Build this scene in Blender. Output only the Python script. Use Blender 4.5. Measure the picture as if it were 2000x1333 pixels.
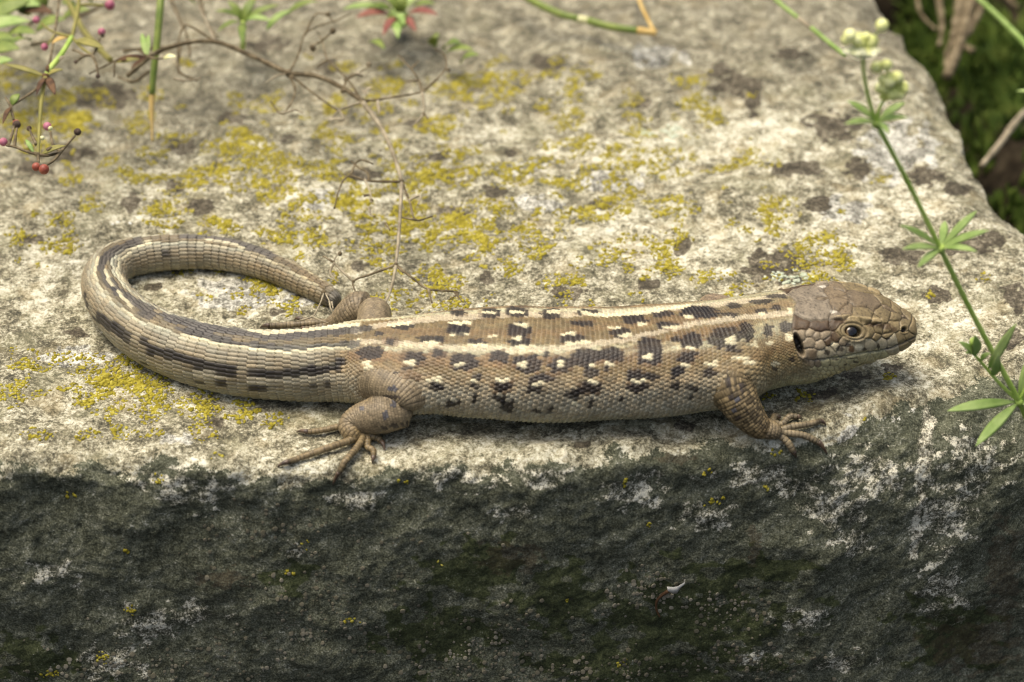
import bpy, math, random
import numpy as np

for o in list(bpy.data.objects):
    bpy.data.objects.remove(o, do_unlink=True)
scene = bpy.context.scene
col = scene.collection
random.seed(7)
RNG = np.random.RandomState(11)
CM = 0.01                                   # everything below is laid out in centimetres

# ------------------------------------------------------------------ camera
TH = math.radians(35.0)                     # looking down at the stone
DIST = 42.0                                 # cm from the lens to the middle of the stone
SPAN = 16.4                                 # cm of the place across the picture at that distance
cam_d = bpy.data.cameras.new('camera')
cam_o = bpy.data.objects.new('camera', cam_d)
col.objects.link(cam_o)
cam_d.sensor_width = 36.0
cam_d.lens = 36.0 * DIST / SPAN
cam_d.clip_start = 0.01
cam_d.clip_end = 50.0
cam_o.location = (0, -DIST * math.cos(TH) * CM, DIST * math.sin(TH) * CM)
cam_o.rotation_euler = (math.pi / 2 - TH, 0, 0)
cam_d.dof.use_dof = True
cam_d.dof.focus_distance = 41.2 * CM
cam_d.dof.aperture_fstop = 18.5
scene.camera = cam_o

# ------------------------------------------------------------------ sky and sun (bright overcast)
SUN_EL, SUN_AZ = math.radians(74), math.radians(-70)   # azimuth from +Y (behind the stone), negative to the left
world = bpy.data.worlds.new('World')
scene.world = world
world.use_nodes = True
wn = world.node_tree.nodes
wl = world.node_tree.links
wn.clear()
sky = wn.new('ShaderNodeTexSky')
sky.sky_type = 'NISHITA'
sky.sun_disc = False
sky.sun_elevation = SUN_EL
sky.sun_rotation = SUN_AZ
sky.air_density = 1.0
sky.dust_density = 8.0
sky.ozone_density = 0.3
bg = wn.new('ShaderNodeBackground')
bg.inputs['Strength'].default_value = 0.15
wo = wn.new('ShaderNodeOutputWorld')
wl.new(sky.outputs[0], bg.inputs[0])
wl.new(bg.outputs[0], wo.inputs[0])
sun_d = bpy.data.lights.new('sun', 'SUN')
sun_d.energy = 1.5
sun_d.angle = math.radians(35)
sun_d.color = (1.0, 0.955, 0.80)
sun_o = bpy.data.objects.new('sun', sun_d)
col.objects.link(sun_o)
# light travels from the sun: direction towards the sun is (sin az cos el, cos az cos el, sin el)
from mathutils import Vector
sdir = Vector((math.sin(SUN_AZ) * math.cos(SUN_EL), math.cos(SUN_AZ) * math.cos(SUN_EL), math.sin(SUN_EL)))
sun_o.rotation_euler = (-sdir).to_track_quat('-Z', 'Y').to_euler()
sun_o.location = sdir * 2
scene.view_settings.view_transform = 'Standard'
scene.view_settings.look = 'None'
scene.view_settings.gamma = 1.0
scene.view_settings.use_curve_mapping = False
scene.view_settings.exposure = 0.46
scene.cycles.use_denoising = True
scene.cycles.max_bounces = 6
scene.cycles.filter_width = 1.15

# ------------------------------------------------------------------ pixels and places
CAM = np.array([0, -DIST * math.cos(TH), DIST * math.sin(TH)])
FWD = np.array([0, math.cos(TH), -math.sin(TH)])
UPV = np.array([0, math.sin(TH), math.cos(TH)])
KP = SPAN / DIST / 2000.0


def ray(px, py):
    return np.array([(px - 1000.0) * KP, 0, 0]) + UPV * (-(py - 666.5) * KP) + FWD


def pz(px, py, z=0.0):
    """the point at height z seen at this pixel of the photograph"""
    d = ray(px, py)
    return CAM + d * ((z - CAM[2]) / d[2])


def pd(px, py, depth):
    return CAM + ray(px, py) * depth


def proj(P):
    r = P - CAM
    dep = r @ FWD
    return 1000.0 + r[..., 0] / dep / KP, 666.5 - (r @ UPV) / dep / KP


# ------------------------------------------------------------------ numeric noise
_tabs = {}


def _tab(seed):
    if seed not in _tabs:
        r = np.random.RandomState(seed)
        p = r.permutation(256)
        a = r.rand(256) * 2 * np.pi
        _tabs[seed] = (np.concatenate([p, p]), np.cos(a), np.sin(a))
    return _tabs[seed]


def perlin(x, y, seed=0):
    p, gx, gy = _tab(seed)
    xf = np.floor(x)
    yf = np.floor(y)
    xi = xf.astype(np.int64) & 255
    yi = yf.astype(np.int64) & 255
    fx = x - xf
    fy = y - yf
    u = fx * fx * fx * (fx * (fx * 6 - 15) + 10)
    v = fy * fy * fy * (fy * (fy * 6 - 15) + 10)

    def g(ix, iy, dx, dy):
        h = p[p[ix & 255] + (iy & 255)]
        return gx[h] * dx + gy[h] * dy
    a = g(xi, yi, fx, fy)
    b = g(xi + 1, yi, fx - 1, fy)
    c = g(xi, yi + 1, fx, fy - 1)
    d = g(xi + 1, yi + 1, fx - 1, fy - 1)
    return (a + (b - a) * u + ((c + (d - c) * u) - (a + (b - a) * u)) * v) * 1.5


def fbm(x, y, octv=4, seed=0, gain=0.5):
    s = 0
    am = 1.0
    for k in range(octv):
        s = s + am * perlin(x * 2 ** k + 13.7 * k, y * 2 ** k - 7.1 * k, seed + k)
        am *= gain
    return s


def sstep(a, b, x):
    t = np.clip((x - a) / (b - a), 0, 1)
    return t * t * (3 - 2 * t)


def seg_dist(px, py, poly):
    """distance of points to a polyline, in pixels"""
    best = np.full(np.shape(px), 1e9)
    for (ax, ay), (bx, by) in zip(poly[:-1], poly[1:]):
        dx, dy = bx - ax, by - ay
        t = np.clip(((px - ax) * dx + (py - ay) * dy) / (dx * dx + dy * dy + 1e-9), 0, 1)
        best = np.minimum(best, np.hypot(px - ax - t * dx, py - ay - t * dy))
    return best


# ------------------------------------------------------------------ objects
def mesh_data(name, V, faces, colr=None, attrs=None, smooth=True):
    """V in cm; faces: list of int arrays (m,k)"""
    me = bpy.data.meshes.new(name)
    V = np.asarray(V, dtype=np.float32)
    faces = [np.asarray(f, dtype=np.int32) for f in faces if len(f)]
    me.vertices.add(len(V))
    me.vertices.foreach_set('co', (V * CM).astype(np.float32).ravel())
    nl = sum(f.size for f in faces)
    nf = sum(len(f) for f in faces)
    me.loops.add(nl)
    me.loops.foreach_set('vertex_index', np.concatenate([f.ravel() for f in faces]))
    me.polygons.add(nf)
    tot = np.concatenate([np.full(len(f), f.shape[1], np.int32) for f in faces])
    st = np.concatenate([[0], np.cumsum(tot)[:-1]]).astype(np.int32)
    me.polygons.foreach_set('loop_start', st)
    me.polygons.foreach_set('loop_total', tot)
    me.polygons.foreach_set('use_smooth', np.full(nf, smooth))
    if colr is not None:
        c = np.ones((len(V), 4), np.float32)
        c[:, :3] = colr
        at = me.color_attributes.new('col', 'FLOAT_COLOR', 'POINT')
        at.data.foreach_set('color', c.ravel())
    for k, v in (attrs or {}).items():
        at = me.attributes.new(k, 'FLOAT', 'POINT')
        at.data.foreach_set('value', np.asarray(v, np.float32).ravel())
    me.update(calc_edges=True)
    return me


def obj(name, me, mat=None, parent=None):
    o = bpy.data.objects.new(name, me)
    if mat is not None and not me.materials:
        me.materials.append(mat)
    col.objects.link(o)
    if parent is not None:
        o.parent = parent
    return o


def thing(name, label, cat, group=None):
    o = bpy.data.objects.new(name, None)
    o.empty_display_size = 0.005
    col.objects.link(o)
    o['label'] = label
    o['category'] = cat
    if group:
        o['group'] = group
    return o


def tag(o, label, cat, group=None):
    o['label'] = label
    o['category'] = cat
    if group:
        o['group'] = group
    return o


# ------------------------------------------------------------------ materials
def new_mat(name):
    m = bpy.data.materials.new(name)
    m.use_nodes = True
    nt = m.node_tree
    return m, nt, nt.nodes['Principled BSDF']


def node(nt, kind, **kw):
    n = nt.nodes.new(kind)
    for k, v in kw.items():
        if k.startswith('i_'):
            n.inputs[k[2:].replace('_', ' ')].default_value = v
        else:
            setattr(n, k, v)
    return n


def ramp(nt, fac, stops, interp='LINEAR'):
    r = nt.nodes.new('ShaderNodeValToRGB')
    r.color_ramp.interpolation = interp
    e = r.color_ramp.elements
    while len(e) < len(stops):
        e.new(0.5)
    for q, (p, c) in zip(e, stops):
        q.position = p
        q.color = (*c, 1) if len(c) == 3 else c
    nt.links.new(fac, r.inputs[0])
    return r.outputs[0]


def mixc(nt, fac, a, b, mode='MIX'):
    m = nt.nodes.new('ShaderNodeMix')
    m.data_type = 'RGBA'
    m.blend_type = mode
    for sock, v in ((m.inputs[0], fac), (m.inputs[6], a), (m.inputs[7], b)):
        if isinstance(v, (int, float)):
            sock.default_value = v
        elif isinstance(v, tuple):
            sock.default_value = (*v, 1)
        else:
            nt.links.new(v, sock)
    return m.outputs[2]


def math_n(nt, op, a, b=0.0, clamp=False):
    m = nt.nodes.new('ShaderNodeMath')
    m.operation = op
    m.use_clamp = clamp
    for sock, v in ((m.inputs[0], a), (m.inputs[1], b)):
        if isinstance(v, (int, float)):
            sock.default_value = v
        else:
            nt.links.new(v, sock)
    return m.outputs[0]


def maprange(nt, v, a, b, c=0.0, d=1.0):
    m = nt.nodes.new('ShaderNodeMapRange')
    m.interpolation_type = 'SMOOTHSTEP'
    nt.links.new(v, m.inputs[0])
    for k, x in zip((1, 2, 3, 4), (a, b, c, d)):
        m.inputs[k].default_value = x
    return m.outputs[0]


def noise_n(nt, vec, scale, detail=4.0, rough=0.55, dist=0.0):
    n = nt.nodes.new('ShaderNodeTexNoise')
    n.inputs['Scale'].default_value = scale
    n.inputs['Detail'].default_value = detail
    n.inputs['Roughness'].default_value = rough
    n.inputs['Distortion'].default_value = dist
    nt.links.new(vec, n.inputs['Vector'])
    return n.outputs['Fac']


def bump(nt, bsdf, h, strength, dist):
    b = nt.nodes.new('ShaderNodeBump')
    b.inputs['Strength'].default_value = strength
    b.inputs['Distance'].default_value = dist
    nt.links.new(h, b.inputs['Height'])
    nt.links.new(b.outputs[0], bsdf.inputs['Normal'])


def simple_mat(name, c1, c2, scale=400.0, rough=0.6, spec=0.3, sss=0.0, trans=0.0, c3=None, bumpd=0.0):
    """two or three tones of one surface mixed by noise in the object's own space"""
    m, nt, b = new_mat(name)
    tc = nt.nodes.new('ShaderNodeTexCoord')
    f = noise_n(nt, tc.outputs['Object'], scale, 4, 0.6)
    stops = [(0.35, c1), (0.65, c2)] if c3 is None else [(0.32, c1), (0.52, c2), (0.68, c3)]
    c = ramp(nt, f, stops)
    nt.links.new(c, b.inputs['Base Color'])
    b.inputs['Roughness'].default_value = rough
    b.inputs['Specular IOR Level'].default_value = spec
    if bumpd:
        bump(nt, b, f, 0.6, bumpd)
    if trans:
        tr = nt.nodes.new('ShaderNodeBsdfTranslucent')
        nt.links.new(c, tr.inputs[0])
        mx = nt.nodes.new('ShaderNodeMixShader')
        mx.inputs[0].default_value = trans
        nt.links.new(b.outputs[0], mx.inputs[1])
        nt.links.new(tr.outputs[0], mx.inputs[2])
        nt.links.new(mx.outputs[0], nt.nodes['Material Output'].inputs[0])
    return m

# ================================================================== THE STONE
EDGE = [(-1500, 905), (-400, 905), (0, 903), (300, 905), (520, 915), (760, 905), (1000, 893), (1300, 872), (1600, 845),
        (1850, 770), (2000, 728), (2300, 660), (3200, 560)]
_e = np.array([pz(a, b)[:2] for a, b in EDGE])


def edge_y(x):
    return np.interp(x, _e[:, 0], _e[:, 1])


RIGHT = [(1700, -60), (1740, 0), (1790, 80), (1850, 170), (1893, 280), (1925, 372), (2000, 432), (2120, 500), (2400, 560)]
_r = np.array([pz(a, b)[:2] for a, b in RIGHT])[::-1]


def right_x(y):
    return np.interp(y, _r[:, 1], _r[:, 0])


xs = np.concatenate([np.linspace(-22, -10.4, 14)[:-1], np.linspace(-10.4, 10.4, 700), np.linspace(10.4, 22, 14)[1:]])
ws = np.concatenate([np.linspace(-14, -6.4, 10)[:-1], np.linspace(-6.4, 7.5, 520), np.linspace(7.5, 15.0, 170)[1:],
                     np.linspace(15.0, 24, 12)[1:]])
NX, NW = len(xs), len(ws)


def profile(w0, w1, amax):
    wf = np.linspace(-14, 24, 7601)
    al = np.radians(amax) * (1 - sstep(w0, w1, wf))
    h = wf[1] - wf[0]
    y = np.concatenate([[0], np.cumsum(np.cos(al[:-1]) * h)])
    z = np.concatenate([[0], np.cumsum(np.sin(al[:-1]) * h)])
    k0 = np.argmin(abs(wf))
    y -= y[k0]
    z -= z[-1]
    return np.interp(ws, wf, y), np.interp(ws, wf, z), np.interp(ws, wf, al)


ya, za, aa = profile(-0.45, 0.30, 83)
yb, zb, ab = profile(-2.2, 0.7, 84)
X, W = np.meshgrid(xs, ws)                   # (NW,NX)
beta = sstep(4.2, 7.2, X)
Y = edge_y(X) + ya[:, None] * (1 - beta) + yb[:, None] * beta
Z = za[:, None] * (1 - beta) + zb[:, None] * beta
AL = aa[:, None] * (1 - beta) + ab[:, None] * beta
# relief along the outward direction
topw = sstep(0.0, 0.6, W)
calm = np.exp(-((W - 3.2) / 3.6) ** 2) * topw           # where the lizard lies the stone is nearly flat
rel = (0.05 + 0.13 * (1 - calm)) * fbm(X * 0.33, W * 0.33, 3, 3)
rel += (0.045 - 0.02 * calm) * fbm(X * 1.3, W * 1.3, 3, 11)
rel += 0.018 * fbm(X * 4.5, W * 4.5, 3, 21) + 0.008 * fbm(X * 13, W * 13, 2, 31)
edgew = np.exp(-(W / 0.7) ** 2)
rel += edgew * 0.09 * fbm(X * 1.1, W * 1.4, 3, 41)
facew = sstep(0.2, -0.6, W)
rel += facew * (0.06 * fbm(X * 0.5, W * 0.6, 3, 51) - 0.02 * np.abs(fbm(X * 1.9, W * 1.9, 3, 61)) + 0.015 * fbm(X * 3.1, W * 3.1, 3, 65))
# a low ledge where the back of the stone lies a little deeper, on the left
ledge_px = [(-300, 395), (120, 345), (420, 250), (640, 180), (860, 130)]
lg = np.array([pz(a, b)[:2] for a, b in ledge_px])
dl = Y - np.interp(X, lg[:, 0], lg[:, 1])
rel -= 0.16 * sstep(-0.1, 0.55, dl + 0.5 * perlin(X * 1.2, W * 1.2, 71)) * sstep(1.5, -1.5, X - 0.5)
SX = X.copy()
SY = Y - np.sin(AL) * rel
SZ = Z + np.cos(AL) * rel
# right-hand side of the slab: a rounded shoulder, then a steep fall into the gap
dr = SX - right_x(SY) + 0.12 * fbm(SX * 0.9, SY * 0.9, 3, 81)
SZ = SZ - 0.32 * np.clip(dr + 1.0, 0, 3) ** 2 * (SY > 0.5) * sstep(0.5, 2.0, SY) - np.clip(dr, 0, 4) * 4.2 * sstep(0.2, 1.5, SY)
SZ = np.maximum(SZ, -14.0)
SZ = SZ - 3.0 * np.clip(SY - 19, 0, 4)                                  # far end
SV = np.stack([SX, SY, SZ], -1)
du = np.gradient(SV, axis=1)
dv = np.gradient(SV, axis=0)
SN = np.cross(du, dv)
SN /= np.linalg.norm(SN, axis=-1, keepdims=True) + 1e-12
SPX, SPY = proj(SV)


def stone_at(x, w):
    """bilinear point and normal on the stone"""
    x = np.atleast_1d(x)
    w = np.atleast_1d(w)
    fi = np.clip(np.interp(w, ws, np.arange(NW)), 0, NW - 1.001)
    fj = np.clip(np.interp(x, xs, np.arange(NX)), 0, NX - 1.001)
    i = fi.astype(int)
    j = fj.astype(int)
    a = (fi - i)[:, None]
    b = (fj - j)[:, None]

    def bl(A):
        return (A[i, j] * (1 - a) + A[i + 1, j] * a) * (1 - b) + (A[i, j + 1] * (1 - a) + A[i + 1, j + 1] * a) * b
    n = bl(SN)
    return bl(SV), n / np.linalg.norm(n, axis=-1, keepdims=True)


_off = {}
_sub = (slice(6, NW - 8, 2), slice(10, NX - 10, 2))


def on_stone(px, py, off=0.0):
    """point standing `off` above the stone surface that is seen at this pixel; also (x, w) and the normal"""
    key = round(off, 3)
    if key not in _off:
        P = SV[_sub] + SN[_sub] * key
        _off[key] = proj(P)
    qx, qy = _off[key]
    k = np.argmin((qx - px) ** 2 + (qy - py) ** 2)
    i, j = np.unravel_index(k, qx.shape)
    x = xs[_sub[1]][j]
    w = ws[_sub[0]][i]
    P, n = stone_at(x, w)
    return P[0] + n[0] * off, x, w, n[0]


def sp(px, py, off=0.0):
    return on_stone(px, py, off)[0]


# --- growth on the stone, and its lit front rim, as masks on its surface
def blobs(lst, rag=0.55, freq=0.045, seed=101):
    m = np.zeros(SPX.shape)
    nz = fbm(SPX * freq, SPY * freq * 1.6, 3, seed)
    for (x, y, rx, ry) in lst:
        sel = (abs(SPX - x) < rx * 2) & (abs(SPY - y) < ry * 2)
        d = np.hypot((SPX[sel] - x) / rx, (SPY[sel] - y) / ry) + rag * nz[sel]
        m[sel] = np.maximum(m[sel], sstep(1.1, 0.75, d))
    return m


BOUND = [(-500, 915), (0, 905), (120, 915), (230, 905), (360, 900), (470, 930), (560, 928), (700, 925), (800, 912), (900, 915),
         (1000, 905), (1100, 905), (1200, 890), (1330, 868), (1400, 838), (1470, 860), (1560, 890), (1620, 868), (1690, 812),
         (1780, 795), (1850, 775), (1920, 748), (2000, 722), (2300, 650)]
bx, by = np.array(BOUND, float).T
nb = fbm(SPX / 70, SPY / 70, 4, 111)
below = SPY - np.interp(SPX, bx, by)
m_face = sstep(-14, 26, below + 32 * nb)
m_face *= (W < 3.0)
patches_px = [(1440, 168, 48, 22), (1405, 138, 22, 14), (1470, 200, 14, 26), (1625, 248, 52, 26), (1062, 122, 34, 17), (1540, 106, 34, 12),
              (1252, 202, 26, 11), (1512, 520, 66, 32), (1332, 480, 18, 18), (950, 545, 12, 15), (205, 188, 64, 26), (356, 288, 32, 15),
              (390, 405, 27, 17), (342, 365, 18, 14), (256, 396, 18, 20), (884, 415, 30, 13), (968, 374, 28, 11), (702, 343, 36, 12),
              (1108, 570, 38, 14), (540, 608, 16, 8), (1890, 478, 46, 20), (1985, 580, 26, 28), (1762, 500, 40, 20), (1830, 575, 28, 16),
              (1940, 470, 30, 16), (1560, 330, 60, 14), (1600, 400, 26, 16), (1675, 330, 24, 20), (860, 305, 24, 10), (1270, 555, 24, 14),
              (70, 330, 40, 14), (130, 300, 50, 16), (640, 130, 26, 14), (520, 85, 40, 16), (820, 240, 30, 10), (1180, 400, 26, 10),
              (300, 560, 18, 8), (420, 825, 24, 10), (1700, 600, 16, 12), (1740, 720, 22, 10), (1600, 770, 34, 12), (1670, 735, 26, 9),
              (60, 470, 26, 10), (150, 650, 20, 10), (700, 520, 20, 8), (560, 270, 16, 8), (1000, 300, 18, 8), (450, 230, 30, 12),
              (1980, 660, 20, 22), (1810, 345, 40, 18), (1870, 370, 30, 12), (1340, 830, 20, 10), (1140, 870, 16, 8)]
m_brown = blobs(patches_px)
pale_px = [(660, 385, 80, 44), (430, 570, 130, 50), (1650, 440, 110, 60), (1800, 640, 140, 90), (1000, 880, 330, 28), (80, 560, 90, 60),
           (1300, 300, 200, 60), (240, 430, 34, 10), (1480, 250, 120, 60), (1250, 470, 160, 60), (1780, 390, 90, 40), (330, 930, 110, 36),
           (1620, 880, 90, 20), (900, 255, 100, 30), (620, 905, 160, 14), (1100, 690, 100, 30), (1400, 470, 120, 60)]
m_pale = blobs(pale_px, 0.8, 0.02, 131)  # pale zones, with the lit rim along the front edge painted in as paleness
grey_px = [(640, 385, 44, 26), (470, 575, 90, 30), (345, 858, 34, 14), (1180, 355, 60, 20), (1290, 110, 60, 20), (1020, 330, 40, 14),
           (150, 700, 60, 24), (1650, 410, 50, 26), (1750, 850, 110, 40), (560, 590, 40, 14), (1750, 290, 80, 60), (1050, 400, 50, 16)]
m_grey = blobs(grey_px, 0.7, 0.03, 141)
# pale runs and crusts on the front
streak = np.exp(-(seg_dist(SPX + 14 * perlin(SPX / 40, SPY / 40, 151), SPY, [(1812, 800), (1802, 900), (1797, 960), (1790, 1060), (1780, 1085)]) / 13) ** 2)
fw_px = [(370, 960, 70, 36), (330, 935, 60, 22), (1560, 950, 60, 30), (1660, 1060, 40, 34), (1630, 990, 70, 40), (1900, 900, 80, 60),
         (1850, 1000, 60, 70), (1840, 1160, 40, 70), (1380, 1010, 50, 30), (1240, 960, 70, 30), (1060, 930, 60, 24), (900, 935, 90, 20),
         (90, 1120, 60, 24), (290, 1220, 60, 30), (370, 1200, 60, 24), (560, 1080, 24, 18), (1000, 1000, 40, 16), (700, 980, 60, 22),
         (1700, 930, 80, 50), (1480, 930, 80, 24), (220, 1290, 70, 30), (1650, 1290, 46, 20), (1480, 1290, 50, 22), (1560, 1210, 60, 20)]
m_fpale = np.maximum(blobs(fw_px, 0.9, 0.03, 161), streak * sstep(0.9, 0.2, W) * 1.5)
green_px = [(930, 1120, 110, 60), (1350, 1220, 190, 100), (70, 1290, 90, 50), (1250, 1300, 200, 60), (1500, 1120, 90, 40), (560, 1130, 60, 30),
            (1850, 1240, 90, 60), (860, 1240, 110, 60), (1100, 1180, 80, 70)]
m_green = blobs(green_px, 0.9, 0.02, 171)
rust_px = [(1320, 890, 30, 20), (1470, 1065, 12, 40), (1900, 1260, 90, 50), (1960, 1130, 30, 120), (440, 1130, 50, 20), (1000, 1090, 60, 30)]
m_rust = blobs(rust_px, 0.8, 0.04, 181)
m_back = sstep(8.0, 13.0, W + 1.5 * fbm(X * 0.4, W * 0.4, 2, 191))            # browner, less white back, also behind the left ledge
m_back = np.maximum(m_back, 0.8 * sstep(0.0, 0.5, dl) * sstep(1.5, -1.5, X - 0.5))

# --- stone material
st_mat, nt, bs = new_mat('lichened_stone')
tc = nt.nodes.new('ShaderNodeTexCoord').outputs['Object']


def att(name):
    a = nt.nodes.new('ShaderNodeAttribute')
    a.attribute_name = name
    return a.outputs['Fac']


n_lo = noise_n(nt, tc, 70, 3, 0.5)
n_md = noise_n(nt, tc, 330, 5, 0.62)
n_hi = noise_n(nt, tc, 1500, 5, 0.72, 0.3)
n_hx = noise_n(nt, tc, 3600, 3, 0.6)
grain = math_n(nt, 'ADD', math_n(nt, 'MULTIPLY', n_hi, 0.55), math_n(nt, 'MULTIPLY', n_md, 0.45))
grain = math_n(nt, 'ADD', grain, math_n(nt, 'MULTIPLY', math_n(nt, 'SUBTRACT', n_hx, 0.5), 0.30))
g_top = math_n(nt, 'ADD', grain, math_n(nt, 'MULTIPLY', math_n(nt, 'SUBTRACT', att('pale'), 0.30), 0.05))
g_top = math_n(nt, 'SUBTRACT', g_top, math_n(nt, 'MULTIPLY', att('back'), 0.05))
g_top = math_n(nt, 'ADD', g_top, math_n(nt, 'MULTIPLY', math_n(nt, 'SUBTRACT', n_lo, 0.5), 0.11))
c_top = ramp(nt, g_top, [(0.375, (0.060, 0.054, 0.037)), (0.45, (0.145, 0.130, 0.085)), (0.50, (0.30, 0.272, 0.185)),
                         (0.55, (0.48, 0.445, 0.325)), (0.63, (0.73, 0.70, 0.58))])
# ochre and olive casts
c_top = mixc(nt, math_n(nt, 'MULTIPLY', maprange(nt, noise_n(nt, tc, 160, 3, 0.6), 0.52, 0.68), 0.3), c_top, (0.38, 0.30, 0.16), 'MIX')
c_top = mixc(nt, math_n(nt, 'MULTIPLY', maprange(nt, noise_n(nt, tc, 120, 4, 0.6, 0.3), 0.5, 0.66), 0.3), c_top, (0.27, 0.255, 0.15), 'MIX')
c_back = ramp(nt, grain, [(0.40, (0.13, 0.115, 0.08)), (0.5, (0.29, 0.26, 0.185)), (0.60, (0.50, 0.465, 0.36))])
c_top = mixc(nt, math_n(nt, 'MULTIPLY', att('back'), 0.40), c_top, c_back)
c_grey = ramp(nt, grain, [(0.41, (0.09, 0.084, 0.068)), (0.5, (0.31, 0.295, 0.245)), (0.585, (0.68, 0.655, 0.57))])
c_top = mixc(nt, maprange(nt, math_n(nt, 'ADD', att('grey'), math_n(nt, 'MULTIPLY', math_n(nt, 'SUBTRACT', n_md, 0.5), 0.9)), 0.35, 0.75), c_top, c_grey)
c_br = ramp(nt, grain, [(0.41, (0.036, 0.030, 0.020)), (0.5, (0.085, 0.071, 0.048)), (0.56, (0.15, 0.128, 0.09)), (0.62, (0.30, 0.265, 0.19))])
c_top = mixc(nt, maprange(nt, math_n(nt, 'ADD', att('brown'), math_n(nt, 'MULTIPLY', math_n(nt, 'SUBTRACT', grain, 0.5), 1.8)), 0.28, 0.52), c_top, c_br)
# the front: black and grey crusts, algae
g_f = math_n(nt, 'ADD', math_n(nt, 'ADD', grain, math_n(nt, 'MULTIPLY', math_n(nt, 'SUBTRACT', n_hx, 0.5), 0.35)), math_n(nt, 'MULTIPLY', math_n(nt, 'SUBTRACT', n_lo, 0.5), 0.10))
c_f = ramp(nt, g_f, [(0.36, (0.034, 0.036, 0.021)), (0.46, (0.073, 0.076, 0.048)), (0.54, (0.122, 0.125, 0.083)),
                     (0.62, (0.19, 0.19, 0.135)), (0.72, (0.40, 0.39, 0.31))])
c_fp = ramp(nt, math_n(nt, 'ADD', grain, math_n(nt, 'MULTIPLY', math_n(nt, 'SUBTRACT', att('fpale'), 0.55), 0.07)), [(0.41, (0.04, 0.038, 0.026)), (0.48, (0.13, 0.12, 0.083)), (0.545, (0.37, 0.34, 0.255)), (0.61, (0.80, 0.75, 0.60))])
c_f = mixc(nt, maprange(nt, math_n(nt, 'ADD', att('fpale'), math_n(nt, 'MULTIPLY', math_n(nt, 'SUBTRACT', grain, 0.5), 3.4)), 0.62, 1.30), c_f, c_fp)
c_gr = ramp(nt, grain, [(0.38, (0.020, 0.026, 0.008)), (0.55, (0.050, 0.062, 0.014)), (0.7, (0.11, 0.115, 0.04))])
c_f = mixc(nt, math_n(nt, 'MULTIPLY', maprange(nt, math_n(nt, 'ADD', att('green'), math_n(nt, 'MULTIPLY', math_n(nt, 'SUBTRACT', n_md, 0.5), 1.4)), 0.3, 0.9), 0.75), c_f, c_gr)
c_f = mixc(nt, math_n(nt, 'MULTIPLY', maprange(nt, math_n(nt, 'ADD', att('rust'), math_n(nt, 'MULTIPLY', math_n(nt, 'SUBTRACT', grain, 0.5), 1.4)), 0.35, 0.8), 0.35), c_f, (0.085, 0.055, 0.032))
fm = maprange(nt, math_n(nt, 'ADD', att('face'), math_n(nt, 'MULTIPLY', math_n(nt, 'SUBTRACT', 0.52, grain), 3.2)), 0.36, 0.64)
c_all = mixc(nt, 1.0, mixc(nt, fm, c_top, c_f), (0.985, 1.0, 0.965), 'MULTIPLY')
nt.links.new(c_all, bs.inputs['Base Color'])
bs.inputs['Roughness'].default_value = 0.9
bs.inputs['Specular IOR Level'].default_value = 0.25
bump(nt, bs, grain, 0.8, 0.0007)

idx = np.arange(NW * NX).reshape(NW, NX)
quads = np.stack([idx[:-1, :-1], idx[:-1, 1:], idx[1:, 1:], idx[1:, :-1]], -1).reshape(-1, 4)
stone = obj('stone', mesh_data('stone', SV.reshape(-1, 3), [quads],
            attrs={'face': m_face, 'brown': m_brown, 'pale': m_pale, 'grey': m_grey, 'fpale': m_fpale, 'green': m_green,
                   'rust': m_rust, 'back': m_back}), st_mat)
tag(stone, 'weathered stone slab covered in pale, yellow and dark lichens, with the lizard lying on it', 'stone')

# --- the soil the slab lies in
g_mat = simple_mat('soil', (0.006, 0.005, 0.003), (0.022, 0.017, 0.010), 260, 0.95, 0.1, c3=(0.045, 0.036, 0.022), bumpd=0.002)
gx = np.concatenate([[-300, -120], np.linspace(-40, 40, 121), [120, 300]])
GX, GY = np.meshgrid(gx, gx)
GZ = -11.0 + 1.1 * fbm(GX * 0.12, GY * 0.12, 4, 201)
bank = sstep(7.0, 11.0, GX - 0.25 * (8 - GY)) * sstep(-3, 3, GY)             # a mossy bank right beside the slab
GZ = GZ + bank * (7.6 + 0.5 * fbm(GX * 0.35, GY * 0.35, 3, 211)) + 6.0 * sstep(16, 26, GY)
GV = np.stack([GX, GY, GZ], -1)
n = len(gx)
idx = np.arange(n * n).reshape(n, n)
gq = np.stack([idx[:-1, :-1], idx[:-1, 1:], idx[1:, 1:], idx[1:, :-1]], -1).reshape(-1, 4)
ground = obj('ground', mesh_data('ground', GV.reshape(-1, 3), [gq]), g_mat)
ground['kind'] = 'structure'

# ------------------------------------------------------------------ small lumps: lichen granules
ICO_T = (1 + 5 ** 0.5) / 2
ICO = np.array([(-1, ICO_T, 0), (1, ICO_T, 0), (-1, -ICO_T, 0), (1, -ICO_T, 0), (0, -1, ICO_T), (0, 1, ICO_T), (0, -1, -ICO_T),
                (0, 1, -ICO_T), (ICO_T, 0, -1), (ICO_T, 0, 1), (-ICO_T, 0, -1), (-ICO_T, 0, 1)]) / math.sqrt(1 + ICO_T ** 2)
ICOF = np.array([(0, 11, 5), (0, 5, 1), (0, 1, 7), (0, 7, 10), (0, 10, 11), (1, 5, 9), (5, 11, 4), (11, 10, 2), (10, 7, 6), (7, 1, 8),
                 (3, 9, 4), (3, 4, 2), (3, 2, 6), (3, 6, 8), (3, 8, 9), (4, 9, 5), (2, 4, 11), (6, 2, 10), (8, 6, 7), (9, 8, 1)])


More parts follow.
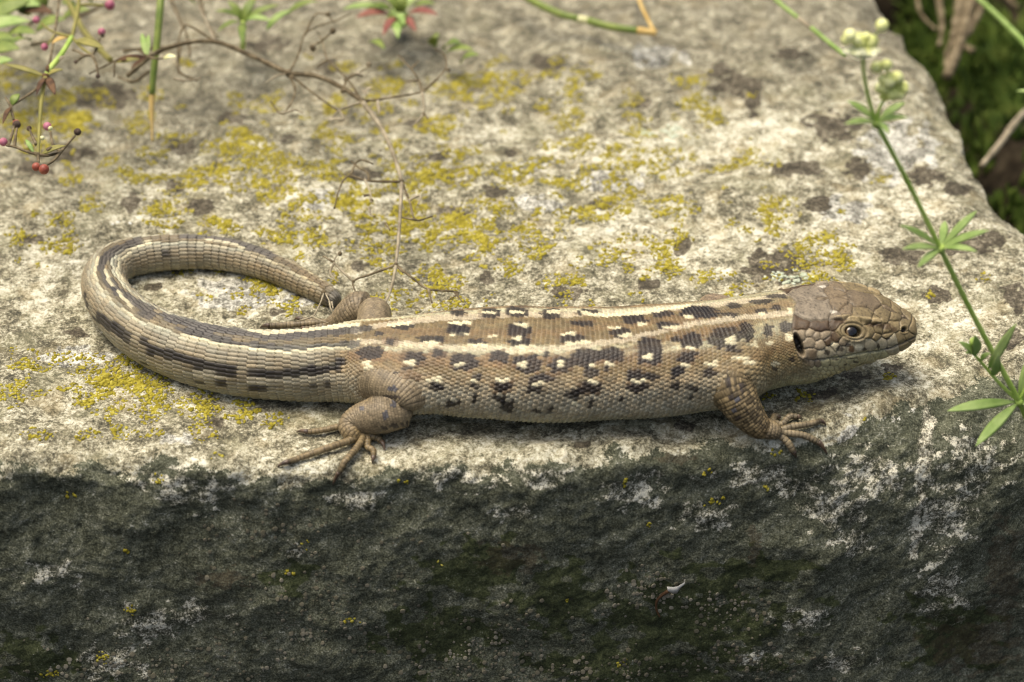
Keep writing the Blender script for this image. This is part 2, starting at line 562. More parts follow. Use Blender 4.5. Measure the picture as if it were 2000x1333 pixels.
def granules(P, N, r, flat, rng):
    """lumps of radius r standing on points P with normals N"""
    m = len(P)
    t = np.cross(N, rng.normal(size=(m, 3)))
    t /= np.linalg.norm(t, axis=1, keepdims=True)
    b = np.cross(N, t)
    sx = r * rng.uniform(0.7, 1.35, m)
    sy = r * rng.uniform(0.7, 1.35, m)
    sz = r * flat * rng.uniform(0.6, 1.4, m)
    J = ICO[None] * (1 + 0.16 * rng.normal(size=(m, 12, 1)))
    V = P[:, None] + J[:, :, :1] * (t * sx[:, None])[:, None] + J[:, :, 1:2] * (b * sy[:, None])[:, None] + J[:, :, 2:] * (N * sz[:, None])[:, None]
    F = (ICOF[None] + (np.arange(m) * 12)[:, None, None]).reshape(-1, 3)
    return V.reshape(-1, 3), F


def patch(cx, cy, rx, ry, size, dens, rng, rag=0.7, hole=0.0):
    """granule points of one lichen patch round a pixel of the photograph (rx, ry in its pixels)"""
    _, x0, w0, n0 = on_stone(cx, cy)
    P0, _ = stone_at(x0, w0)
    dep = (P0[0] - CAM) @ FWD
    cm = dep * KP
    v = (CAM - P0[0]) / np.linalg.norm(CAM - P0[0])
    fore = max(0.25, float(n0 @ v))
    ax, aw = rx * cm, ry * cm / fore
    k = max(3, int(4 * ax * aw / size ** 2 * dens))
    dx = rng.uniform(-1.25, 1.25, k)
    dw = rng.uniform(-1.25, 1.25, k)
    X_ = x0 + dx * ax
    W_ = w0 + dw * aw
    d = np.hypot(dx, dw) + rag * fbm(X_ * 2.6, W_ * 2.6, 3, 221) + 0.5 * fbm(X_ * 7, W_ * 7, 2, 231)
    keep = d < 0.9
    if hole:
        keep &= d > hole
    if keep.sum() < 2:
        return None
    P, N = stone_at(X_[keep], W_[keep])
    return P, N, rng.uniform(0.6, 1.15, keep.sum()) * size * (1.15 - 0.35 * np.clip(d[keep], 0, 1))


yel_mat = simple_mat('yellow_lichen', (0.14, 0.115, 0.012), (0.30, 0.255, 0.024), 900, 0.85, 0.2, c3=(0.43, 0.38, 0.075))
mint_mat = simple_mat('pale_green_lichen', (0.34, 0.38, 0.26), (0.58, 0.62, 0.48), 900, 0.9, 0.2)
white_mat = simple_mat('white_lichen', (0.5, 0.5, 0.45), (0.74, 0.75, 0.70), 900, 0.9, 0.2)
disc_mat = simple_mat('disc_lichen', (0.07, 0.066, 0.04), (0.15, 0.135, 0.09), 160, 0.9, 0.2, c3=(0.27, 0.245, 0.175))

big = [(320, 412, 44, 26), (1600, 490, 46, 26), (1520, 415, 42, 20), (1095, 552, 46, 13), (520, 462, 42, 18), (205, 728, 60, 38),
       (180, 775, 50, 22), (1640, 500, 30, 22), (1270, 465, 50, 20), (925, 400, 38, 22), (570, 468, 36, 14), (48, 708, 30, 12),
       (292, 816, 22, 16), (1595, 540, 26, 16), (1425, 577, 34, 8), (140, 965, 13, 10), (305, 930, 16, 11), (790, 943, 12, 8),
       (532, 831, 13, 11), (422, 888, 16, 8), (1565, 775, 22, 14), (1730, 351, 26, 8), (1925, 540, 16, 13), (1812, 582, 12, 8),
       (400, 578, 16, 9), (250, 650, 14, 10), (980, 405, 30, 16), (1000, 520, 36, 12), (800, 430, 50, 24), (760, 580, 56, 18),
       (900, 590, 60, 12), (740, 480, 60, 20), (850, 470, 40, 16), (620, 420, 36, 14), (1010, 320, 70, 18), (900, 340, 60, 14),
       (1100, 280, 60, 14), (980, 180, 50, 16), (880, 170, 60, 14), (1200, 325, 60, 12), (1140, 360, 50, 12), (460, 290, 44, 22),
       (430, 275, 40, 16), (660, 270, 60, 18), (560, 320, 70, 20), (470, 350, 56, 16), (640, 340, 50, 18), (110, 230, 60, 20), (60, 250, 46, 16),
       (170, 180, 50, 16), (1430, 325, 50, 12), (1350, 155, 40, 12), (1240, 230, 40, 8), (1360, 380, 26, 10), (300, 760, 56, 26),
       (370, 790, 60, 26), (230, 800, 40, 26), (130, 700, 40, 20), (420, 800, 30, 12), (90, 850, 26, 8), (1300, 300, 40, 10),
       (1450, 560, 20, 8), (1050, 465, 50, 18), (1180, 490, 46, 16), (1310, 520, 40, 14), (870, 545, 40, 12), (690, 590, 40, 10),
       (400, 330, 60, 14), (290, 350, 50, 12), (1280, 395, 30, 10), (1190, 420, 40, 10), (1740, 738, 14, 6), (1690, 820, 10, 6),
       (1516, 884, 12, 10), (1382, 982, 10, 7), (1260, 1022, 8, 6), (598, 1060, 12, 10), (200, 1284, 16, 12), (590, 1232, 14, 10),
       (1100, 1178, 10, 7), (100, 1312, 18, 10), (250, 1192, 12, 8), (62, 1214, 16, 6), (440, 1190, 10, 7), (565, 1120, 10, 8),
       (1220, 940, 9, 7), (1380, 918, 9, 7), (1500, 955, 8, 5), (1410, 980, 8, 6), (690, 1212, 14, 5), (850, 1098, 8, 4), (1215, 1292, 12, 8),
       (140, 1018, 9, 6), (246, 1075, 10, 6)]
dens_px = [(700, 380, 330, 190, 1.0), (1000, 430, 280, 160, 0.9), (240, 760, 150, 80, 1.0), (450, 300, 260, 90, 0.8), (1250, 370, 220, 160, 0.55),
           (80, 740, 110, 60, 0.5), (340, 800, 120, 50, 0.8), (100, 230, 170, 90, 0.5), (1560, 500, 110, 60, 0.4), (1480, 770, 150, 40, 0.25),
           (120, 450, 200, 80, 0.35), (1000, 170, 280, 60, 0.5)]
rp = np.random.RandomState(5)
small = []
while len(small) < 640:
    x, y = rp.uniform(-40, 2000), rp.uniform(110, 870)
    D = max(d * math.exp(-(((x - a) / rx) ** 2 + ((y - b) / ry) ** 2)) for a, b, rx, ry, d in dens_px)
    if rp.rand() < D * (0.5 + 0.9 * float(perlin(np.array(x / 90.), np.array(y / 60.), 241))):
        r = float(np.exp(rp.normal(2.35, 0.5)))
        small.append((x, y, min(34, r * 1.5), min(20, r * 0.8)))
rest = [[], []]
allp = big + sorted(small, key=lambda q: -q[2] * q[3])
for k, (x, y, rx, ry) in enumerate(allp):
    g = patch(x, y, rx, ry, 0.032, 0.42, rp)
    if g is None:
        continue
    V, F = granules(g[0], g[1], g[2], 0.6, rp)
    if k < 295:
        obj('yellow_lichen', mesh_data('yellow_lichen', V, [F]), yel_mat, stone)
    else:
        rest[1].append(F + sum(len(v) for v in rest[0]))
        rest[0].append(V)
if rest[0]:
    crumbs = obj('yellow_lichen_crumbs', mesh_data('yellow_lichen_crumbs', np.concatenate(rest[0]), [np.concatenate(rest[1])]), yel_mat, stone)
    crumbs['kind'] = 'stuff'
for (x, y, rx, ry, mt, nm) in [(1545, 548, 36, 22, mint_mat, 'pale_green_lichen'), (1312, 255, 26, 10, mint_mat, 'pale_green_lichen'),
                               (1268, 262, 20, 8, mint_mat, 'pale_green_lichen'), (238, 432, 26, 9, white_mat, 'white_lichen'),
                               (1520, 545, 20, 16, mint_mat, 'pale_green_lichen'), (1320, 1298, 0, 0, None, '')]:
    if mt is None:
        continue
    g = patch(x, y, rx, ry, 0.05, 0.5, rp, 0.5)
    if g is not None:
        V, F = granules(g[0], g[1], g[2], 0.45, rp)
        obj(nm, mesh_data(nm, V, [F]), mt, stone)
# grey-brown discs on the shaded front, too many and small to count
DV, DF = [], []
cl = [(400, 1290, 260, 50), (650, 1230, 200, 50), (900, 1290, 160, 50), (1000, 1240, 120, 60), (640, 1150, 160, 50), (1420, 1190, 70, 40),
      (1270, 1150, 60, 40), (1300, 1300, 200, 40), (200, 1310, 200, 30), (560, 1050, 220, 50), (1500, 1300, 120, 40), (1100, 1320, 200, 30)]
while len(DV) < 1100:
    a, b, rx, ry = cl[rp.randint(len(cl))]
    x, y = rp.normal(a, rx * 0.6), rp.normal(b, ry * 0.6)
    if y > 1345 or y < 960:
        continue
    P, _, _, nrm = on_stone(x, y)
    r = 0.012 + 0.03 * rp.rand() ** 2
    t = np.cross(nrm, rp.normal(size=3))
    t /= np.linalg.norm(t)
    bb = np.cross(nrm, t)
    ang = np.arange(8) * math.pi / 4
    rr = r * rp.uniform(0.85, 1.15, 8)
    ring = P + (np.cos(ang) * rr)[:, None] * t + (np.sin(ang) * rr)[:, None] * bb
    V = np.concatenate([ring - nrm * 0.01, ring * 1.0 + nrm * r * 0.42, P[None] + (ring - P) * 0.7 + nrm * r * 0.5, (P + nrm * r * 0.36)[None]])
    o_ = len(DV) * 25
    f = []
    for q in range(8):
        q2 = (q + 1) % 8
        f += [(q, q2, 8 + q2), (q, 8 + q2, 8 + q), (8 + q, 8 + q2, 16 + q2), (8 + q, 16 + q2, 16 + q), (16 + q, 16 + q2, 24)]
    DV.append(V)
    DF.append(np.array(f) + o_)
dl_o = obj('disc_lichen', mesh_data('disc_lichen', np.concatenate(DV), [np.concatenate(DF)]), disc_mat, stone)
dl_o['kind'] = 'stuff'

# ================================================================== THE LIZARD
# stations along the middle of the body, snout to tail tip: photo pixel of the centre, height of the centre,
# half width, half height above and below the centre, squareness (cm)
ST = [(1788, 652, .88, .03, .03, .03, 2.0), (1786, 652, .88, .15, .12, .10, 2.0), (1780, 651, .88, .26, .195, .165, 2.1), (1766, 649, .88, .36, .265, .23, 2.2),
      (1745, 647, .88, .46, .34, .30, 2.3), (1710, 642, .90, .60, .45, .43, 2.35), (1670, 639, .92, .71, .53, .50, 2.35),
      (1630, 641, .92, .79, .57, .56, 2.35), (1590, 646, .91, .82, .58, .65, 2.3), (1555, 652, .90, .82, .58, .70, 2.2),
      (1510, 659, .86, .82, .59, .68, 2.1), (1460, 669, .82, .86, .60, .67, 2.1), (1400, 686, .80, .97, .62, .70, 2.15),
      (1300, 701, .76, 1.02, .64, .68, 2.2), (1200, 708, .74, 1.05, .65, .68, 2.2), (1100, 710, .74, 1.07, .66, .70, 2.2),
      (1000, 708, .73, 1.06, .66, .68, 2.2), (900, 708, .70, 1.0, .64, .66, 2.15), (820, 708, .66, .90, .62, .62, 2.1),
      (760, 706, .62, .80, .58, .58, 2.1), (700, 706, .58, .68, .56, .56, 2.1), (650, 710, .56, .585, .55, .55, 2.1),
      (600, 713, .54, .535, .53, .54, 2.1), (550, 713, .52, .515, .515, .52, 2.1), (500, 711, .50, .505, .50, .50, 2.1),
      (450, 705, .49, .50, .49, .49, 2.1), (400, 695, .475, .485, .475, .475, 2.1), (350, 680, .455, .465, .455, .455, 2.1),
      (300, 659, .435, .445, .435, .435, 2.1), (262, 635, .415, .425, .415, .415, 2.05), (230, 605, .39, .395, .39, .39, 2.0),
      (209, 574, .365, .37, .365, .365, 2.0), (204, 548, .345, .35, .345, .345, 2.0), (214, 524, .325, .33, .325, .325, 2.0),
      (242, 507, .31, .315, .31, .31, 2.0), (290, 497, .29, .295, .29, .29, 2.0), (340, 493, .28, .28, .28, .28, 2.0),
      (400, 493, .265, .265, .265, .265, 2.0), (450, 499, .255, .255, .255, .255, 2.0), (500, 512, .24, .24, .24, .24, 2.0),
      (550, 531, .22, .22, .22, .22, 2.0), (600, 556, .195, .195, .195, .195, 2.0), (632, 573, .175, .165, .17, .17, 2.0),
      (646, 581, .16, .135, .14, .14, 2.0), (655, 586, .15, .10, .10, .10, 2.0), (659, 589, .145, .05, .05, .05, 2.0)]
st = np.array(ST, float)
C0 = np.array([pz(a, b, c) for a, b, c in st[:, :3]])


def catmull(t0, A, t):
    """Catmull-Rom through A at parameters t0, sampled at t"""
    A = np.asarray(A, float)
    m = np.empty_like(A)
    tt = t0[:, None] if A.ndim == 2 else t0
    m[1:-1] = (A[2:] - A[:-2]) / (tt[2:] - tt[:-2])
    m[0] = (A[1] - A[0]) / (tt[1] - tt[0])
    m[-1] = (A[-1] - A[-2]) / (tt[-1] - tt[-2])
    k = np.clip(np.searchsorted(t0, t, 'right') - 1, 0, len(t0) - 2)
    h = t0[k + 1] - t0[k]
    u = (t - t0[k]) / h
    if A.ndim == 2:
        h = h[:, None]
        u = u[:, None]
    return ((2 * u ** 3 - 3 * u ** 2 + 1) * A[k] + (u ** 3 - 2 * u ** 2 + u) * h * m[k]
            + (-2 * u ** 3 + 3 * u ** 2) * A[k + 1] + (u ** 3 - u ** 2) * h * m[k + 1])


t_st = np.concatenate([[0], np.cumsum(np.linalg.norm(np.diff(C0, axis=0), axis=1))])
S_NAPE = float(np.interp(1553, st[::-1][-11:, 0], t_st[::-1][-11:]))
i_vent = 20
S_NECK = float(np.interp(-1430, -st[:20, 0], t_st[:20]))
S_VENT = float(np.interp(-683, -st[:23, 0], t_st[:23]))
S_END = t_st[-1]
# ring positions: dense where scales are small
sf = np.linspace(0, S_END, 4000)
dens = np.where(sf < 0.15, 160, np.where(sf < S_NAPE + .3, 100, np.where(sf < S_NECK, 120, np.where(sf < S_VENT, 96, 78))))
cum = np.concatenate([[0], np.cumsum(dens[:-1] * np.diff(sf))])
NR = int(cum[-1])
S = np.interp(np.linspace(0, cum[-1], NR), cum, sf)
CEN = catmull(t_st, C0, S)
DIM = catmull(t_st, st[:, 3:7], S)
HA, HT, HB, HN = np.maximum(DIM[:, 0], .012), np.maximum(DIM[:, 1], .012), np.maximum(DIM[:, 2], .012), DIM[:, 3]
TAN = np.gradient(CEN, S, axis=0)
for _ in range(40):                                               # even out the turning
    TAN[1:-1] = (TAN[:-2] + TAN[1:-1] * 2 + TAN[2:]) / 4
TAN /= np.linalg.norm(TAN, axis=1, keepdims=True)
NEAR = np.cross(np.array([0, 0, 1.0]), TAN)
NEAR /= np.linalg.norm(NEAR, axis=1, keepdims=True)
UPR = np.cross(TAN, NEAR)
# angles round the body: -90 belly, 0 the animal's right flank (towards the camera), 90 back, 180 left flank
af = np.linspace(-90, 270, 3601)
aw_ = np.where((af > -60) & (af < 155), 1.0, 0.42)
ac = np.concatenate([[0], np.cumsum(aw_[:-1])])
NC = 312
PH = np.interp(np.arange(NC) / NC * ac[-1], ac, af)
PHr = np.radians(PH)


def ring_xy(k, ph):
    """offset of angle ph on ring k (arrays broadcast)"""
    c, s = np.cos(ph), np.sin(ph)
    e = 2.0 / HN[k]
    x = HA[k] * np.sign(c) * np.abs(c) ** e
    z = np.where(s > 0, HT[k], HB[k]) * np.sign(s) * np.abs(s) ** e
    return x, z


kk = np.arange(NR)[:, None]
bx_, bz_ = ring_xy(kk, PHr[None, :])
BV = CEN[:, None] + NEAR[:, None] * bx_[..., None] + UPR[:, None] * bz_[..., None]


def grid_normals(V):
    a = np.gradient(V, axis=0)
    b = np.roll(V, -1, 1) - np.roll(V, 1, 1)
    n = np.cross(b, a)
    n /= np.linalg.norm(n, axis=-1, keepdims=True) + 1e-12
    return n


BN = grid_normals(BV)
if ((BN * (BV - CEN[:, None])).sum() < 0):
    BN = -BN

# spine used as a distance field for the joints
SK = slice(0, NR, 6)
sC, sN, sU = CEN[SK], NEAR[SK], UPR[SK]
sA, sT, sB = HA[SK], HT[SK], HB[SK]


def body_sdf(P):
    out = np.empty(len(P))
    for a in range(0, len(P), 20000):
        p = P[a:a + 20000]
        d2 = (p ** 2).sum(1)[:, None] - 2 * p @ sC.T + (sC ** 2).sum(1)[None]
        k = d2.argmin(1)
        r = p - sC[k]
        u = (r * sN[k]).sum(1)
        v = (r * sU[k]).sum(1)
        q = np.sqrt((u / sA[k]) ** 2 + (v / np.where(v > 0, sT[k], sB[k])) ** 2) + 1e-9
        out[a:a + 20000] = (q - 1) / q * np.sqrt(u * u + v * v)
    return out


def chain_sdf(P, pts, rad):
    out = np.full(len(P), 1e9)
    for A, B, ra, rb in zip(pts[:-1], pts[1:], rad[:-1], rad[1:]):
        d = B - A
        t = np.clip(((P - A) @ d) / (d @ d), 0, 1)
        out = np.minimum(out, np.linalg.norm(P - A - t[:, None] * d, axis=1) - (ra + (rb - ra) * t))
    return out


def smin(a, b, k):
    h = np.clip(k - np.abs(a - b), 0, None) / k
    return np.minimum(a, b) - h * h * k * 0.25


# limbs: (pixel, pixel, height, radius) chains
LIMBS = {
    'fore': [(1472, 700, .70, .36), (1448, 726, .80, .32), (1428, 752, .80, .275), (1443, 784, .60, .285), (1464, 814, .37, .235), (1484, 834, .21, .18), (1503, 843, .13, .15)],
    'thigh': [(690, 722, .54, .30), (715, 736, .64, .285), (750, 749, .74, .265), (782, 765, .72, .255), (800, 784, .62, .245), (803, 802, .50, .225)],
    'shank': [(804, 800, .50, .225), (780, 804, .46, .255), (744, 811, .37, .275), (708, 818, .28, .235), (685, 831, .20, .18), (690, 847, .14, .145), (703, 856, .10, .115)],
    'far_thigh': [(715, 690, .50, .30), (730, 636, .56, .27), (731, 597, .54, .245)],
    'far_shank': [(727, 595, .54, .24), (704, 600, .48, .26), (680, 615, .34, .22), (660, 629, .18, .15), (640, 633, .10, .11)],
    'far_fore': [(1450, 655, .62, .32), (1415, 612, .58, .25), (1390, 603, .45, .22), (1410, 606, .25, .17), (1430, 604, .12, .13)],
}
L3 = {k: (np.array([pz(a, b, c) for a, b, c, _ in v]), np.array([q[3] for q in v])) for k, v in LIMBS.items()}
# the trunk swells softly where the limbs leave it
flat = BV.reshape(-1, 3)
flatN = BN.reshape(-1, 3)
for k in ('fore', 'thigh', 'far_thigh', 'far_fore'):
    pts, rad = L3[k]
    near = np.where(np.linalg.norm(flat - pts[1], axis=1) < 1.3)[0]
    d = chain_sdf(flat[near], pts, rad)
    f = smin(np.zeros(len(near)), d, 0.30)
    flat[near] += flatN[near] * np.clip(-f, 0, 0.09)[:, None]
BV = flat.reshape(NR, NC, 3)
BN = grid_normals(BV)
if ((BN * (BV - CEN[:, None])).sum() < 0):
    BN = -BN

# photo pixel of every surface point; what cannot be seen takes the pixel of its mirror point on the near side
BPX, BPY = proj(BV)
mir = np.argmin(np.abs(((180 - PH[:, None]) - PH[None, :] + 180) % 360 - 180), axis=1)
view = CAM - BV
view /= np.linalg.norm(view, axis=-1, keepdims=True)
vis = (BN * view).sum(-1)
hid = (vis < 0.02) & (PH[None, :] > 90)
QX = np.where(hid, BPX[:, mir], BPX)
QY = np.where(hid, BPY[:, mir], BPY)

# ---- scale cells
def cellnoise(i, j, seed=0):
    h = (i * 73856093) ^ (j * 19349663) ^ (seed * 83492791 + 12345)
    h = (h ^ (h >> 13)) * 1274126177
    return ((h ^ (h >> 16)) & 0xffff) / 65535.0


dens_phi = lambda p: np.interp(np.where(p > 90, 180 - p, p), [-90, -55, -40, -5, 22, 30, 58, 64, 90], [40, 42, 44, 50, 58, 72, 78, 112, 120])
pf = np.linspace(-90, 270, 3601)
cc = np.concatenate([[0], np.cumsum(dens_phi(pf[:-1]) * 0.1 / 360)])
COL_N = round(cc[-1])
COLS = np.interp(PH, pf, cc * COL_N / cc[-1])                       # column coordinate 0..COL_N
# rows
rowlen = np.interp(sf, [0, S_NAPE, S_NECK - .2, S_NECK + 1.0, S_VENT - .5, S_VENT - .1, S_VENT + .4, S_VENT + 2.0, S_END - 2, S_END],
                   [.046, .046, .050, .070, .072, .066, .10, .165, .145, .11])
rowc = np.concatenate([[0], np.cumsum(np.diff(sf) / rowlen[:-1])])
ROW = np.interp(S, sf, rowc)
wob = 0.10 * perlin(PH[None, :] / 9.0, S[:, None] * 1.5, 301) + 0.5 * perlin(PH[None, :] / 60., S[:, None] * 0.35, 302)
on_tail = S > S_VENT
neck = S < S_NECK
tail_n = np.maximum(12, np.round(2 * np.pi * HA / np.interp(S, [S_VENT, S_VENT + 1.5, S_END], [.075, .088, .075])))
# the first whorls share the trunk's rows
PHm = np.where(PH > 90, 180 - PH, PH)
slant = np.interp(PHm, [-90, -40, 20, 60, 90], [-2.6, -1.6, 0.4, 1.6, 1.8])          # rows lean back towards the belly
R2 = ROW[:, None] + np.where(on_tail[:, None], 0.06 * wob, wob + slant[None, :])
row_s = np.interp(np.arange(0, int(rowc[-1]) + 6) + 0.5, rowc, sf)
rn = np.maximum(14, np.round(2 * np.pi * np.interp(row_s, S, HA) / np.interp(row_s, [S_VENT, S_VENT + 1.5, S_END], [.062, .066, .055])))
jit = 0.12 * perlin(PH[None, :] / 7.0, S[:, None] * 9, 303)
dense = np.where(neck, 1.5, 1.15)[:, None]


def col_of(ri):
    nn = rn[np.clip(ri, 0, len(rn) - 1)]
    return np.where(on_tail[:, None], (PH[None, :] + 90) / 360 * nn, COLS[None, :] * dense + 0.5 * (ri % 2) + jit)


RI0 = np.floor(R2).astype(np.int64)
f0 = R2 - RI0
cp_ = col_of(RI0 - 1)
sup = np.abs((cp_ - np.floor(cp_)) * 2 - 1)
tong = np.where(on_tail, .22, .48)[:, None]                       # rounded rear ends overlap the next row
lim = tong * (1 - sup ** 2)
over = f0 < lim
RI = np.where(over, RI0 - 1, RI0)
FVr = np.where(over, 1 + f0, f0)
FV = FVr / (1 + tong)
CJ = col_of(RI)
CI = np.floor(CJ).astype(np.int64)
FU = (CJ - CI) * 2 - 1
e_front = np.where(over, 9.0, f0 - lim)                           # just behind the overlapping edge
e_rear = np.where(over, lim - f0, 9.0)
head = S < S_NAPE
key = (RI + 5) * 1000 + CI + np.where(on_tail, 500000000, np.where(neck, 200000000, 0))[:, None]
uk, inv = np.unique(key.ravel(), return_inverse=True)
cnt = np.bincount(inv)
cpx = np.bincount(inv, QX.ravel()) / cnt
cpy = np.bincount(inv, QY.ravel()) / cnt
csx = np.bincount(inv, np.repeat(S, NC)) / cnt
cph = np.bincount(inv, np.tile(PHm, NR)) / cnt
crow = (uk % 200000000) // 1000
rnd = cellnoise(crow, uk % 1000, 1)
rnd2 = cellnoise(crow, uk % 1000, 2)

# ---- colour of each scale
def lin(r, g, b):
    return np.array([((c / 255 + .055) / 1.055) ** 2.4 if c > 10 else c / 255 / 12.92 for c in (r, g, b)])


def bandcol(ph, stops):
    p = [s[0] for s in stops]
    return np.stack([np.interp(ph, p, [s[1][k] for s in stops]) for k in range(3)], -1)


trunk_b = [(-90, (.52, .50, .32)), (-45, (.62, .55, .38)), (-25, (.56, .46, .32)), (10, (.49, .39, .275)), (26, (.39, .28, .17)), (40, (.255, .168, .078)),
           (54, (.29, .19, .10)), (58.5, (.60, .51, .34)), (67, (.58, .49, .32)), (70, (.26, .18, .09)), (82, (.205, .138, .066)), (90, (.235, .165, .083))]
tail_b = [(-90, (.50, .43, .28)), (-40, (.45, .37, .24)), (-10, (.41, .33, .21)), (15, (.38, .29, .18)), (35, (.38, .295, .185)), (55, (.46, .38, .26)), (61, (.66, .58, .41)), (66, (.60, .52, .36)),
          (70, (.30, .23, .14)), (82, (.25, .185, .105)), (90, (.24, .175, .10))]
neck_b = [(-90, (.52, .50, .28)), (-45, (.58, .54, .33)), (-25, (.54, .46, .28)), (-8, (.42, .32, .18)), (10, (.33, .23, .11)), (30, (.29, .19, .085)), (45, (.34, .25, .135)),
          (55, (.50, .43, .28)), (66, (.44, .36, .22)), (71, (.29, .21, .115)), (90, (.27, .20, .11))]
cc_ = bandcol(cph, trunk_b)
tw = sstep(S_VENT - 0.1, S_VENT + 0.6, csx)[:, None]
cc_ = cc_ * (1 - tw) + bandcol(cph, tail_b) * tw
nw = sstep(S_NECK + 1.0, S_NECK - 0.3, csx)[:, None]
cc_ = cc_ * (1 - nw) + bandcol(cph, neck_b) * nw
tlw = sstep(S_VENT, S_VENT + .5, csx)
cc_ *= (0.70 + 0.50 * rnd + tlw * (.04 - .08 * rnd))[:, None]
cc_ *= np.array([.755, .82, .77])
cc_ *= (1 - .14 * tlw)[:, None] * (1 + tlw[:, None] * np.array([.0, .0, .06]))
cc_ *= (1 + 0.10 * (rnd2 - .5)[:, None] * np.array([1.0, 0.0, -1.2]))
lowvar = fbm(csx * 1.6, cph / 30, 3, 311)
cc_ *= (1 + 0.16 * lowvar)[:, None]
# the back end of the tail is browner and streaked
tb = sstep(S_END - 3.2, S_END - 0.5, csx)[:, None]
cc_ *= 1 - tb * np.array([.12, .18, .28])
FR = {'B': (850, 560, 3.636), 'N': (1300, 500, 3.333), 'T': (140, 440, 3.333), 'H': (500, 540, 3.173), 'K': (1500, 530, 5.33)}
DARK = np.array([.013, .0105, .009])
BLACK = np.array([.014, .012, .011])
CREAM = np.array([.80, .73, .47])
BROWN = np.array([.125, .075, .036])
SLATE = np.array([.045, .044, .045])


def spots(frame, rows, colour, amt=1.0, grow=0.0, minr=4.2):
    ox, oy, sc_ = FR[frame]
    for (x0, x1, y0, y1) in rows:
        x, y = ox + (x0 + x1) / 2 / sc_, oy + (y0 + y1) / 2 / sc_
        rx, ry = max(minr, (x1 - x0) / 2 / sc_ + grow), max(minr * .8, (y1 - y0) / 2 / sc_ + grow)
        m = ((np.abs(cpx - x) / rx) ** 2.6 + (np.abs(cpy - y) / ry) ** 2.6) < 0.8 + 0.6 * rnd2
        f = amt * (0.86 + 0.14 * rnd2[m])[:, None]
        cc_[m] = cc_[m] * (1 - f) + colour * (0.75 + (.6 if colour[0] < .3 else .3) * rnd[m])[:, None] * f


def lines(frame, polys, colour, width, amt=1.0):
    ox, oy, sc_ = FR[frame]
    for p in polys:
        q = [(ox + a / sc_, oy + b / sc_) for a, b in p]
        m = seg_dist(cpx, cpy, q) < max(3.0, width / 2 / sc_) * (.9 + .2 * rnd2)
        f = amt * (0.86 + 0.14 * rnd2[m])[:, None]
        cc_[m] = cc_[m] * (1 - f) + colour * (0.75 + (.55 if colour[0] < .3 else .25) * rnd[m])[:, None] * f


FR['P'] = (0, 0, 1.0)
lines('P', [[(1545, 612), (1450, 622), (1330, 638), (1235, 664), (1125, 681), (985, 684), (850, 678), (760, 671), (690, 668)],
            [(1540, 577), (1400, 598), (1250, 612), (1100, 617), (1000, 617), (880, 622), (760, 636), (690, 650)]], np.array([.66, .58, .41]), 10, .62)
lines('P', [[(1450, 640), (1330, 660), (1250, 690), (1130, 703), (985, 708), (850, 703), (740, 696), (690, 692)]], np.array([.175, .105, .045]), 24, .55)
lines('P', [[(1540, 596), (1400, 616), (1250, 634), (1100, 650), (985, 652), (850, 650), (740, 648)]], np.array([.17, .105, .048]), 14, .45)
fl_dark = [(10, 65, 450, 510), (120, 290, 485, 590), (395, 510, 470, 535), (575, 740, 500, 600), (775, 810, 475, 505), (820, 960, 515, 605),
           (970, 1160, 460, 560), (1060, 1160, 575, 640), (1175, 1330, 450, 530), (1205, 1240, 572, 597), (1445, 1600, 375, 560), (1690, 1740, 355, 390),
           (1750, 1890, 340, 430), (1740, 1850, 470, 540), (260, 320, 625, 650), (255, 300, 685, 720), (420, 540, 678, 740), (650, 700, 690, 730),
           (720, 770, 710, 750), (690, 830, 630, 670), (930, 1000, 755, 800), (1030, 1175, 692, 750), (1360, 1480, 600, 660), (1520, 1575, 615, 655),
           (1360, 1510, 695, 735), (1680, 1760, 580, 640), (70, 155, 810, 845), (265, 305, 775, 815), (425, 485, 775, 815), (470, 550, 815, 880),
           (1310, 1340, 780, 820), (10, 50, 690, 720), (700, 740, 860, 885), (790, 830, 850, 890), (1100, 1130, 810, 840)]
spots('B', [f for f in fl_dark if f[1] - f[0] > 100], BROWN, 0.75, 4.0)
do_dark = [(90, 245, 262, 350), (240, 350, 380, 412), (515, 675, 265, 365), (535, 680, 372, 430), (950, 1140, 250, 282), (880, 1070, 350, 415),
           (1245, 1390, 300, 372), (1340, 1500, 205, 265), (1560, 1690, 188, 220), (1580, 1740, 262, 302), (1750, 2000, 150, 235), (110, 220, 182, 210),
           (330, 450, 170, 230), (510, 665, 160, 220), (755, 890, 170, 230), (1010, 1160, 178, 210), (0, 70, 372, 405)]
spots('B', do_dark, BROWN, 0.6, 2.5)
spots('B', fl_dark, DARK, 0.95, 2.2)
spots('B', do_dark, DARK, 0.95, 0.8)
spots('N', [(290, 480, 470, 600), (480, 570, 440, 560), (640, 700, 450, 530), (740, 820, 430, 500), (380, 500, 600, 650), (540, 700, 560, 660), (700, 830, 540, 620)], BROWN, 0.35, 4.5)
spots('N', [(290, 480, 470, 600), (480, 570, 440, 560), (640, 700, 450, 530), (740, 820, 430, 500), (490, 540, 670, 720), (400, 490, 605, 640),
            (800, 840, 660, 690), (690, 730, 720, 742), (100, 290, 340, 380), (170, 330, 385, 415), (400, 500, 310, 350), (360, 480, 378, 405),
            (550, 700, 288, 318), (580, 660, 345, 380), (690, 760, 330, 360), (650, 800, 258, 285), (40, 110, 730, 780), (230, 320, 730, 790),
            (45, 90, 830, 860), (130, 220, 840, 868), (150, 180, 908, 930), (810, 850, 440, 480)], DARK, 0.92)
